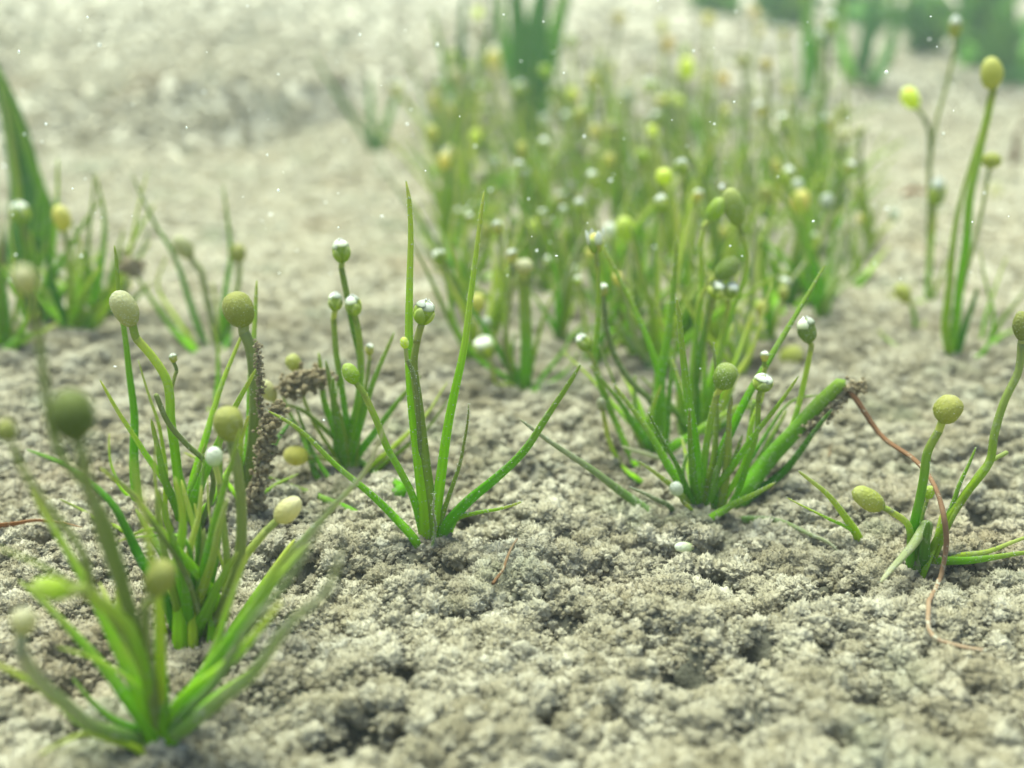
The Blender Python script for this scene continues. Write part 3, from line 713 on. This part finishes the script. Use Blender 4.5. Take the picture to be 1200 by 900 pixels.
plant('near right plant with a round olive capsule and a yellow oval bud', (1072, 668), [
  ('p', 17, -.010, [(1083, 615), (1068, 640), (1050, 662), (1032, 682)]),
  ('d', 22, -.004, [(1080, 655), (1085, 630), (1088, 612)]),
  ('d', 11, .002, [(1095, 650), (1112, 603), (1123, 573), (1135, 547), (1144, 524)]),
  ('g', 15, -.004, [(1093, 664), (1137, 657), (1167, 652), (1215, 646)]),
  ('y', 11, .001, [(1100, 660), (1157, 647), (1215, 625)]),
  ('g', 13, .002, [(1090, 650), (1098, 622), (1104, 600)]),
  ], [
  ('g', 11, -.001, [(1068, 640), (1073, 607), (1078, 585), (1083, 557), (1087, 530), (1100, 505)], ('olive', 1111, 480, 35, 36)),
  ('g', 9, -.003, [(1067, 640), (1064, 615), (1040, 597)], ('yellow', 1018, 585, 28, 46)),
  ('g', 5, .001, [(1075, 640), (1082, 600), (1086, 588)], ('green', 1089, 577, 13, 17)),
  ('y', 10, .002, [(1090, 650), (1113, 607), (1133, 577), (1160, 540), (1165, 510), (1177, 470), (1194, 433), (1197, 402)], ('olive', 1197, 382, 22, 36)),
  ('y', 6, .003, [(1120, 600), (1155, 545), (1180, 530)], None),
  ], dust=40)
plant('plant at the far right edge sending thin leaves out of view', (1152, 406), [
  ('y', 9, -.002, [(1155, 402), (1177, 371), (1204, 338)]), ('g', 7, .003, [(1150, 400), (1165, 340), (1180, 300)]), ('g', 7, .003, [(1160, 405), (1190, 385), (1215, 375)])])

# ---- left middle distance
plant('dark green plant with long slanting leaves left of the olive bud', (248, 412), [
  ('g', 12, .002, [(238, 398), (220, 345), (200, 295), (182, 265), (165, 227), (154, 204)]),
  ('g', 11, -.001, [(229, 412), (200, 385), (180, 355), (162, 327), (154, 315)]),
  ('g', 9, .003, [(260, 400), (266, 337), (270, 300), (267, 257), (261, 216)]),
  ('y', 8, .003, [(258, 405), (256, 360), (248, 330)]),
  ('d', 10, .001, [(264, 412), (270, 385), (275, 360)]),
  ('y', 8, .006, [(230, 405), (185, 330), (195, 300)]),
  ], [
  ('o', 8, .001, [(252, 405), (249, 375), (242, 350), (235, 317), (226, 305)], ('hp' and 'pale', 215, 290, 22, 32)),
  ('y', 8, .002, [(258, 405), (272, 360), (280, 325), (280, 308)], ('olive', 279, 297, 22, 22)),
  ('y', 6, .001, [(262, 410), (270, 405)], ('cream', 272, 408, 12, 12)),
  ])
plant('short stalk rising between the left clumps', (252, 484), [
  ('g', 9, .001, [(252, 470), (256, 437), (254, 402), (250, 380)]), ('y', 7, .002, [(244, 482), (238, 470), (230, 462)])])
for (bx, by, lab, lv, stk) in [
  (82, 392, 'left edge plant with a pale yellow oval bud', [('g', 10, .002, [(80, 385), (82, 337), (90, 290)]), ('y', 9, .002, [(95, 385), (100, 320), (107, 250), (110, 203)]), ('g', 10, .001, [(100, 388), (120, 300), (122, 250), (112, 205)]), ('y', 8, .004, [(110, 380), (140, 330), (155, 282), (162, 245), (173, 200)]), ('g', 10, -.002, [(98, 392), (115, 380), (128, 366)])],
     [('y', 8, 0, [(82, 385), (82, 330), (78, 280)], ('yellow', 72, 256, 22, 32))]),
  (38, 380, 'left edge plant with a whitish green bud beside the broad blade', [('g', 12, .001, [(38, 370), (42, 320), (35, 270)]), ('g', 10, .002, [(45, 372), (60, 310), (66, 240), (68, 185)]), ('g', 11, -.001, [(50, 380), (70, 350), (85, 330)]), ('g', 11, .003, [(30, 375), (20, 330), (12, 300)])],
     [('g', 12, 0, [(36, 370), (32, 310), (28, 275)], ('bud', 24, 251, 24, 26)), ('g', 6, 0, [(50, 375), (62, 340)], ('yw', 65, 322, 13, 13))]),
  (120, 372, 'left mid-distance leafy plant with sediment caught among its leaves', [('g', 12, .001, [(118, 365), (112, 330), (100, 300)]), ('g', 12, .001, [(125, 368), (130, 330), (145, 270)]), ('g', 11, .001, [(130, 370), (160, 350), (178, 330)]), ('y', 9, -.001, [(112, 372), (128, 350), (142, 300), (150, 290)]), ('g', 9, .003, [(115, 368), (95, 340), (88, 300)])],
     [('y', 6, 0, [(120, 365), (150, 340)], ('pale', 155, 310, 26, 22))]),
  (8, 412, 'plant cut by the left edge with low arching leaves', [('d', 18, -.002, [(10, 410), (25, 395), (45, 392)]), ('g', 14, .002, [(5, 405), (0, 370), (-8, 340)]), ('g', 12, 0, [(15, 408), (30, 380), (45, 365)])],
     [('y', 6, 0, [(12, 405), (18, 390)], ('cream', 22, 382, 16, 24))]),
  (925, 366, 'thick dark leaf plant topped by a yellow capsule behind the clump', [('d', 18, .001, [(926, 360), (930, 330), (935, 290), (945, 250)]), ('g', 15, -.001, [(915, 372), (905, 330), (915, 290), (925, 270)]), ('y', 11, -.002, [(905, 378), (880, 390), (872, 395)]), ('g', 11, .003, [(935, 362), (960, 330), (985, 305)]), ('y', 10, .004, [(928, 360), (950, 300), (990, 240)])],
     [('y', 8, 0, [(922, 355), (930, 300), (937, 258)], ('yellow', 938, 236, 24, 28)), ('g', 6, .004, [(900, 375), (880, 330), (903, 260), (915, 222)], ('bud', 922, 207, 17, 22)), ('o', 5, .003, [(940, 350), (960, 300), (985, 225), (993, 210)], ('yw', 996, 196, 13, 13))]),
  (800, 405, 'plant behind the clump with a tall white-capped stalk', [('g', 9, .003, [(800, 395), (790, 350), (775, 300)]), ('y', 9, .003, [(795, 398), (770, 360), (768, 300), (775, 240)]), ('g', 9, .001, [(805, 398), (818, 350), (822, 310)])],
     [('g', 6, 0, [(800, 390), (800, 343), (803, 299), (803, 260), (800, 212)], ('bud', 799, 196, 18, 18)), ('g', 7, .002, [(790, 395), (768, 330), (772, 260), (778, 225)], ('green', 778, 207, 22, 20)), ('y', 6, .004, [(800, 390), (812, 300), (817, 250)], ('yw', 818, 230, 14, 14))]),
  (738, 388, 'plant behind the clump with a plump yellow-green capsule pair', [('g', 11, .002, [(735, 380), (728, 340), (722, 300)]), ('d', 12, .002, [(742, 380), (742, 330), (735, 290)]), ('g', 9, -.001, [(725, 390), (690, 400), (650, 420)]), ('g', 9, .004, [(730, 385), (700, 330), (672, 260)]), ('y', 8, .005, [(745, 382), (760, 330), (770, 280)])],
     [('y', 8, 0, [(742, 380), (750, 330), (745, 295)], ('hg' and 'green', 733, 268, 25, 30)), ('y', 6, 0, [(735, 380), (722, 310), (718, 290)], ('white', 715, 270, 17, 18)), ('g', 6, 0, [(730, 380), (718, 340), (680, 260)], ('bud', 679, 241, 14, 15)), ('y', 6, .001, [(725, 385), (690, 360)], ('white', 673, 318, 17, 15))]),
]:
    plant(lab, (bx, by), lv, stk, extra=13 if bx < 300 else 8)

# ------------------------------------------------------------------ the blurred patch behind
heads = [(578, 70, 'yellow', 24, 26), (610, 105, 'bud', 20, 22), (695, 95, 'yellow', 22, 24), (510, 120, 'yellow', 20, 28), (670, 48, 'bud', 17, 20), (725, 22, 'orange', 20, 20),
  (776, 31, 'yellow', 18, 20), (783, 52, 'orange', 18, 24), (805, 80, 'green', 26, 32), (830, 22, 'yellow', 20, 18), (848, 93, 'orange', 19, 19), (884, 14, 'orange', 17, 16), (890, 35, 'cream', 15, 17),
  (918, 37, 'yw', 16, 18), (898, 76, 'orange', 17, 19), (973, 27, 'bud', 18, 26), (961, 41, 'white', 14, 14), (990, 157, 'cream', 28, 16), (762, 100, 'bud', 22, 18), (735, 111, 'white', 24, 12),
  (637, 140, 'white', 16, 16), (612, 176, 'yellow', 18, 26), (580, 190, 'white', 13, 13), (609, 194, 'bud', 15, 14), (616, 202, 'white', 13, 13), (670, 217, 'white', 14, 14), (530, 178, 'cream', 18, 20),
  (705, 75, 'yw', 12, 13), (776, 118, 'yellow', 20, 14), (869, 70, 'pale', 24, 20), (560, 15, 'green', 16, 16), (660, 245, 'white', 12, 12), (640, 262, 'pale', 14, 14), (550, 255, 'yw', 13, 13),
  (720, 150, 'pale', 16, 16), (680, 175, 'pale', 14, 14), (850, 130, 'yellow', 15, 17), (930, 180, 'white', 11, 11), (1007, 152, 'cream', 18, 14)]
bases = []
tries = 0
while len(bases) < 78 and tries < 6000:
    tries += 1
    v = random.random(); py = 152 + 215 * v ** .85; lo = 505 + 10 * v; hi = 1000 - 30 * v
    px = random.uniform(lo, hi)
    if v < .2 and px > 900 and random.random() < .5: continue
    sp = 9 + 22 * v
    if all(abs(px - a) > sp or abs(py - b) > sp * .55 for a, b in bases): bases.append((px, py))
bases += [(690, 432), (748, 425), (866, 446), (905, 408), (965, 378), (1003, 335), (556, 432), (655, 405), (700, 362), (588, 362), (540, 338), (880, 338), (1020, 300), (640, 350), (770, 440), (842, 420)]
bases.sort(key=lambda q: q[1])
owner = {i: [] for i in range(len(bases))}
for h in heads:
    best = min(range(len(bases)), key=lambda i: abs(bases[i][0] - h[0]) * 2.2 + abs(bases[i][1] - h[1] - 118) + 45 * len(owner[i]))
    owner[best].append(h)
COLW = {'yellow': 'yellow', 'bud': 'white-capped green', 'orange': 'orange', 'green': 'green', 'cream': 'cream', 'yw': 'small white-tipped', 'white': 'white', 'pale': 'greyish'}
ORD = ['first', 'second', 'third', 'fourth', 'fifth', 'sixth', 'seventh', 'eighth', 'ninth', 'tenth', 'eleventh', 'twelfth', 'thirteenth', 'fourteenth', 'fifteenth', 'sixteenth', 'seventeenth', 'eighteenth', 'nineteenth', 'twentieth'] + ['twenty-' + q for q in ('first', 'second', 'third', 'fourth', 'fifth', 'sixth', 'seventh', 'eighth', 'ninth')] + ['thirtieth'] + ['thirty-' + q for q in ('first', 'second', 'third', 'fourth', 'fifth', 'sixth', 'seventh', 'eighth', 'ninth')]
for i, (px, py) in enumerate(bases):
    g = ground_hit(px, py); D = g[1] * CP - (g[2] - CAMH) * SP; sc = .0422 * (random.uniform(.95, 1.5) if py < 230 else random.uniform(.8, 1.25) if py < 330 else random.uniform(.55, .95)) * FPX / D      # a plant 42 mm tall in pixels
    lv = []; nl = random.randint(5, 8)
    for k in range(nl):
        a = random.gauss(0, .42); hgt = random.uniform(.38, 1.0) * sc * (1 - .35 * abs(a)); bend = random.gauss(0, .16) * sc
        q = [(px + math.sin(a) * hgt * t + bend * t * t, py - math.cos(a) * hgt * t) for t in (.12, .4, .7, 1)]
        lv.append((random.choice('gggyyyyypp'), random.uniform(1.25, 1.8) * .0422 * FPX / D / 35, random.uniform(-.012, .012), q))
    st = []
    for (hx, hy, kind, w, l) in owner[i]:
        w, l = w * .80, l * .80
        m = [(px + (hx - px) * t + random.uniform(-3, 3) + .10 * (px - hx) * math.sin(3 * t), py + (hy + l * .5 - py) * t) for t in (.1, .4, .7)] + [(hx + random.uniform(-2, 2), hy + l * .55)]
        st.append((random.choice('gyo'), 1.0 * sc / 32, random.uniform(-.004, .006), m, (kind, hx, hy, w, l)))
    for k in range(random.choice([0, 1, 1, 2])):
        a = random.gauss(0, .28); hh = random.uniform(.35, .85) * sc; hx, hy = px + math.sin(a) * hh, py - math.cos(a) * hh; w = random.uniform(2.0, 3.0) * sc / 32
        m = [(px + (hx - px) * t * t, py + (hy + w * .5 - py) * t) for t in (.1, .5, .98)]
        st.append(('y', .9 * sc / 32, random.uniform(-.008, .008), m, (random.choice(['bud', 'bud', 'yw', 'yellow', 'green', 'green', 'pale', 'yellow', 'white']), hx, hy, w, w * 1.15)))
    hs = owner[i]
    row = 0 if py > 300 else 1 if py > 225 else 2; rw = ('front row', 'middle rows', 'back rows')[row]
    mates = sorted(q[0] for q in bases if (0 if q[1] > 300 else 1 if q[1] > 225 else 2) == row); nth = ORD[mates.index(px)]
    cs = ' and '.join(sorted({COLW[h[2]] for h in hs})[:2])
    lab = f"blurred plant with {cs} bud{'s' if len(hs) > 1 else ''}, {nth} from left in the patch's {rw}" if hs else f'blurred slender plant, {nth} from left in the {rw} of the dense patch'
    plant(lab, (px, py), lv, st, group='blurred plants of the dense patch behind')

# ------------------------------------------------------------------ broad blades and far foliage
def ribbon(plantroot, pts3, width, mk, name='leaf', fold=.25, n=18):
    path = smooth_path(pts3, n); T = np.gradient(path, axis=0); T /= np.linalg.norm(T, axis=1)[:, None]
    V = []; F = []; al = []
    for i in range(n):
        t = i / (n - 1); s = np.cross(T[i], [0.25, 1, .1]); s /= np.linalg.norm(s); nn = np.cross(s, T[i]); w = width * (math.sin(math.pi * (.25 + .74 * t)) ** .7) / 2
        th = width * .05 * (1 - .6 * t)
        for k, sx in enumerate((-1, -.5, 0, .5, 1)): V.append(path[i] + s * w * sx + nn * (fold * w * (abs(sx) - .5) + th * (1 - abs(sx)))); al.append(t)
        for k, sx in enumerate((1, .5, 0, -.5, -1)): V.append(path[i] + s * w * sx + nn * (fold * w * (abs(sx) - .5) - th * (1.2 - abs(sx)))); al.append(t)
    for i in range(n - 1):
        for k in range(10):
            q = (k + 1) % 10; F.append((i * 10 + k, i * 10 + q, (i + 1) * 10 + q, (i + 1) * 10 + k))
    F.append(tuple(range(9, -1, -1))); F.append(tuple((n - 1) * 10 + k for k in range(10)))
    return mesh_obj(name, V, F, MAT[mk], plantroot, al, origin=path[0])
def blade_plant(label, base, blades, name='broad_leaved_plant', group=None):
    b = ground_hit(*base); root = empty(name, b); tag(root, label, 'plant', group)
    for (mk, w, lean, pts) in blades:
        P = [b - np.array([0, 0, .003])] + trace(b, b[1], pts, lean); ribbon(root, P, px_size(w, b), mk)
    return root
blade_plant('broad dark green blades with a yellow midrib edge cut by the left edge', (14, 330), [
  ('far', 46, .004, [(24, 300), (30, 240), (16, 150), (-14, 60)]), ('d', 22, .002, [(38, 300), (48, 240), (34, 190), (14, 130), (-4, 80)]),
  ('y', 9, .001, [(22, 300), (22, 240), (10, 150), (-2, 100)]), ('d', 20, .002, [(40, 310), (60, 260), (45, 205)])])
blade_plant('broad dark green blades rising behind the patch to the top edge', (622, 172), [
  ('far', 34, .01, [(624, 100), (628, 40), (640, -40)]), ('far', 26, .01, [(612, 100), (608, 40), (600, -60)]), ('d', 24, .02, [(635, 105), (650, 40), (672, -40)]), ('d', 18, .02, [(604, 105), (590, 50), (585, -20)])])
blade_plant('thin dark blades standing up behind the left end of the patch', (540, 182), [
  ('far', 12, .005, [(540, 130), (541, 60), (545, -30)]), ('far', 10, .005, [(548, 130), (572, 50), (580, -20)]), ('g', 10, .0, [(532, 140), (520, 70), (505, 10)])])
blade_plant('two faint green blades at the foot of the bank', (440, 182), [
  ('far', 10, .01, [(436, 160), (434, 120), (432, 88)]), ('far', 10, .01, [(447, 165), (458, 130), (470, 95)]), ('far', 7, .0, [(430, 165), (395, 110), (365, 60)])])
blade_plant('upright green blades on the right-hand bank', (1010, 118), [
  ('far', 18, .01, [(1010, 90), (1018, 40), (1025, -20)]), ('far', 14, .01, [(1020, 100), (1045, 50), (1050, -20)]), ('g', 12, .01, [(1000, 95), (985, 40), (990, -30)])])
blade_plant('pale green blade behind the white bud near the top right', (948, 95), [
  ('g', 16, .01, [(948, 70), (946, 20), (944, -40)]), ('far', 12, .01, [(955, 70), (975, 20), (990, -30)])])
for (bx, by, lab, sp, hh) in [(1150, 88, 'bushy green plant on the bank at the top right corner', 70, 120), (1085, 62, 'dark green low bush filling in for the dark gap right of the upright blades', 40, 75), (925, 30, 'dark low foliage added for the dark gap on the bank near the top right', 70, 60), (1010, 30, 'dark foliage added in place of murky water beyond the upright blades', 70, 60), (1190, 110, 'dark leafy plant added for murky water by the right edge near the top', 40, 110), (840, 12, 'dark low foliage added in place of murky water behind the patch', 70, 40)]:  # dark bushes are added, standing in for dark gaps and murky water
    bl = []
    for k in range(34):
        a = random.gauss(0, .6); h = hh * random.uniform(.4, 1.1)
        bl.append((random.choice(['far', 'far', 'far', 'd']), random.uniform(11, 22), random.uniform(-.03, .05), [(bx + random.uniform(-.3, .3) * sp, by - h * .2), (bx + math.sin(a) * h * .5 + random.uniform(-.3, .3) * sp, by - h * .6), (bx + math.sin(a) * h, by - h * math.cos(a))]))
    blade_plant(lab, (bx, by), bl, 'bush_or_dark_fill')

# sediment banked round the feet of the plants
bp, bs = [], []
for o in list(col.objects):
    if o.type == 'EMPTY' and o.name.startswith(('water_plant', 'broad_leaved')) and o.location.y < .4:
        for k in range(80):
            r = random.uniform(.0005, .0055); a = random.uniform(0, 6.283); x = o.location.x + r * math.cos(a); y = o.location.y + r * math.sin(a)
            sz = random.uniform(.00025, .00100); bp.append((x, y, hz(x, y) + sz * .2 + max(0, .0012 - r * .4))); bs.append(sz)
P1 = np.vstack([P1, np.array(bp)]); S1 = np.concatenate([S1, np.array(bs)])
scatter('sediment_flocs', P1, S1, C_FLOC, 'fluffy pale sediment flocs covering the near lake bed', 'sediment')
# ------------------------------------------------------------------ dead stems, litter, debris, drifting specks
def stem_thing(name, label, cat, pts, w, mk, y_of, kind='stalk', flat=.8):
    P = []
    for (px, py), yy in zip(pts, y_of):
        if yy is None: p = ground_hit(px, py) + np.array([0, 0, .0026])
        else: d = ray(px, py); p = np.array([0, 0, CAMH]) + d * (yy / d[1])
        P.append(p)
    P = [p if p[1] <= q[1] - .0008 else q + np.array([0, 0, .0028]) for p, q in ((p, ground_hit(*ab)) for p, ab in zip(P, pts))]
    path = noisy(smooth_path(P, 44), .0006, len(pts) + w)
    if None in y_of:
        for p in path: p[2] = max(p[2], hz(p[0], p[1]) + .0019)
    r = leaf_rad(len(path), px_size(w, P[0]), kind) * (1 + .18 * pn(np.linspace(0, 9, len(path)), np.zeros(len(path)) + w, .3))
    V, F, al, NR, T = tube(path, r, flat, 8, 3)
    o = mesh_obj(name, V, F, MAT[mk], None, al, origin=path[0]); tag(o, label, cat); return o
ye = ground_hit(864, 586)[1]; yh = ground_hit(1090, 690)[1]
yy = lambda a: ye - .002 + (yh + .000 - ye) * a
stem_thing('dead_twig', 'thin brown dead stem arching from fuzzy leaf tip down to the bed', 'stem',
  [(992, 452), (1005, 470), (1030, 507), (1070, 537), (1093, 567), (1106, 607), (1108, 640), (1097, 693), (1084, 735), (1089, 771), (1121, 783), (1150, 789)],
  6, 'brown', [yy(0), yy(.06), yy(.15), yy(.5), yy(.8), yh - .004, yh - .004, yh - .005, yh - .011, None, None, None])
stem_thing('dead_twig', 'short dark reddish-brown upright dead stem behind the dense clump', 'stem', [(728, 420), (729, 390), (726, 345)], 7, 'brown', [None, ground_hit(728, 420)[1], ground_hit(728, 420)[1]])
stem_thing('plant_fibre', 'thin brown plant fibre lying on bare sediment in the foreground', 'fibre', [(578, 708), (588, 690), (600, 668), (606, 655)], 4, 'brown', [None] * 4)
stem_thing('plant_fibre', 'tiny dark red fibre standing in the sediment right of the clump', 'fibre', [(968, 556), (970, 548), (973, 540)], 3, 'brown', [None, None, None])
stem_thing('dead_leaf', 'curled pale brown dead leaf lying on the bed at the left edge', 'leaf', [(-5, 640), (25, 634), (60, 630), (100, 640)], 13, 'deadleaf', [None] * 4, 'leaf', .35)
stem_thing('dead_leaf', 'orange-brown dead leaf lying before the left end of the patch', 'leaf', [(515, 214), (535, 211), (562, 213)], 16, 'deadleaf', [None] * 3, 'leaf', .5)
stem_thing('dead_leaf', 'reddish dead leaf lying behind the tall right plant', 'leaf', [(1060, 235), (1075, 232), (1095, 236)], 11, 'deadleaf', [None] * 3, 'leaf', .5)
stem_thing('dead_leaf', 'rusty dead leaf lying at the right end of the patch', 'leaf', [(950, 200), (965, 196), (985, 205)], 9, 'deadleaf', [None] * 3, 'leaf', .5)
stem_thing('dead_leaf', 'dark curled dead leaf at the right edge halfway up', 'leaf', [(1188, 190), (1192, 160), (1203, 130)], 15, 'brown', [ground_hit(1188, 215)[1]] * 3, 'leaf', .5)
stem_thing('dead_leaf', 'brown dead leaf leaning on the left edge among the leafy plants', 'leaf', [(2, 340), (4, 310), (3, 270)], 14, 'brown', [ground_hit(5, 372)[1]] * 3, 'leaf', .5)
# loose seed capsules lying on the bed
def loose(label, px, py, kind, w, l, ax):
    g = ground_hit(px, py + w * .4); p = empty('loose_capsule', g); tag(p, label, 'capsule')
    add_head(p, kind, g + np.array([0, 0, px_size(w, g) * .35]) - np.array(ax) * px_size(l, g) * .5, ax, px_size(w, g), px_size(l, g))
loose('yellow loose capsule lying on the bed behind the fuzzy-tipped leaf', 925, 416, 'yellow', 26, 30, (.8, .3, .3))
loose('small white loose capsule half buried in front of the dense clump', 803, 640, 'white', 14, 26, (-.8, -.3, .2))
loose('pale green loose capsule beneath the stalks of the tall right plant', 1165, 228, 'cream', 16, 26, (.2, .3, .8))

C_DEB = floc_collection('debris', M_DEBRIS, 5, True, 1.3)
def debris(name, label, pts, spread, n, smin, smax):
    P = []
    for k in range(n):
        t = random.random() * (len(pts) - 1); i = min(int(t), len(pts) - 2); f = t - i
        p = np.array(pts[i]) * (1 - f) + np.array(pts[i + 1]) * f; P.append(p + np.array([random.gauss(0, 1) for _ in range(3)]) * spread)
    o = scatter(name, np.array(P), rng.uniform(smin, smax, n), C_DEB, label, 'debris'); return o
def at_y(px, py, y): d = ray(px, py); return np.array([0, 0, CAMH]) + d * (y / d[1])
yk = ground_hit(408, 556)[1]
debris('algae_fluff', 'brown fuzzy algae lump caught on a leaf beside the slim plant', [at_y(338, 456, yk), at_y(356, 447, yk), at_y(374, 443, yk)], .0008, 520, .00012, .00040)
yk2 = ground_hit(305, 610)[1]
debris('algae_fluff', 'brown fuzzy algae column beside the stout olive stalk', [at_y(326, 478, yk2), at_y(314, 500, yk2), at_y(310, 540, yk2), at_y(300, 575, yk2), at_y(298, 608, yk2)], .0006, 560, .00012, .00038)
debris('algae_fluff', 'brown crust coating the stout olive stalk', [at_y(302, 400, yk2 + .001), at_y(305, 450, yk2 + .001), at_y(305, 485, yk2 + .001)], .00030, 320, .00006, .00016)
debris('algae_fluff', 'brown fuzzy algae hanging under the broad leaf of the dense clump', [at_y(945, 503, ye - .002), at_y(970, 482, ye - .002), at_y(990, 458, ye - .002), at_y(1008, 452, ye - .002)], .0005, 480, .0001, .0003)
ym = ground_hit(152, 312 + 70)[1]
debris('algae_fluff', 'pale fuzzy sediment lump on the slanting dark green leaf tip', [at_y(146, 306, ground_hit(248, 412)[1]), at_y(158, 316, ground_hit(248, 412)[1])], .0008, 120, .0002, .0006)
# drifting specks in the water
sv_, sf_ = [], []
for k in range(230):
    py = random.uniform(0, 330) if random.random() < .8 else random.uniform(0, 800); px = random.uniform(0, 1200); D = random.uniform(.10, .26)
    p = np.array([0, 0, CAMH]) + ray(px, py) * D
    if p[2] < hz(p[0], p[1]) + .004: continue
    s = .00013 * random.uniform(.5, 1.6); b = len(sv_); sv_ += (OCT * s * rng.uniform(.6, 1.4, 3) + p).tolist(); sf_ += [(a + b, c + b, d + b) for a, c, d in OCF]
o = mesh_obj('drifting_specks', sv_, sf_, MAT['w'], None, [1] * len(sv_)); tag(o, 'tiny white specks drifting in the water', 'specks', kind='stuff')

# ------------------------------------------------------------------ the water's haze
hm, hnt, hout = new_mat('haze'); pv = hnt.nodes.new('ShaderNodeVolumePrincipled'); pv.inputs['Color'].default_value = (.91, .99, .90, 1); pv.inputs['Density'].default_value = .15
pv.inputs['Anisotropy'].default_value = 0
hnt.links.new(pv.outputs[0], hout.inputs['Volume'])
lo = (-3.4, -1.1, float(GZ.min()) - 1.0); hi = (3.4, 4.7, max(float(GZ.max()), .12) + .06)
HV = [(x, y, z) for x in (lo[0], hi[0]) for y in (lo[1], hi[1]) for z in (lo[2], hi[2])]
HF = [(0, 1, 3, 2), (4, 6, 7, 5), (0, 4, 5, 1), (2, 3, 7, 6), (0, 2, 6, 4), (1, 5, 7, 3)]
o = mesh_obj('haze', HV, HF, hm, smooth=False); tag(o, 'pale greenish haze of the water', 'haze', kind='stuff')
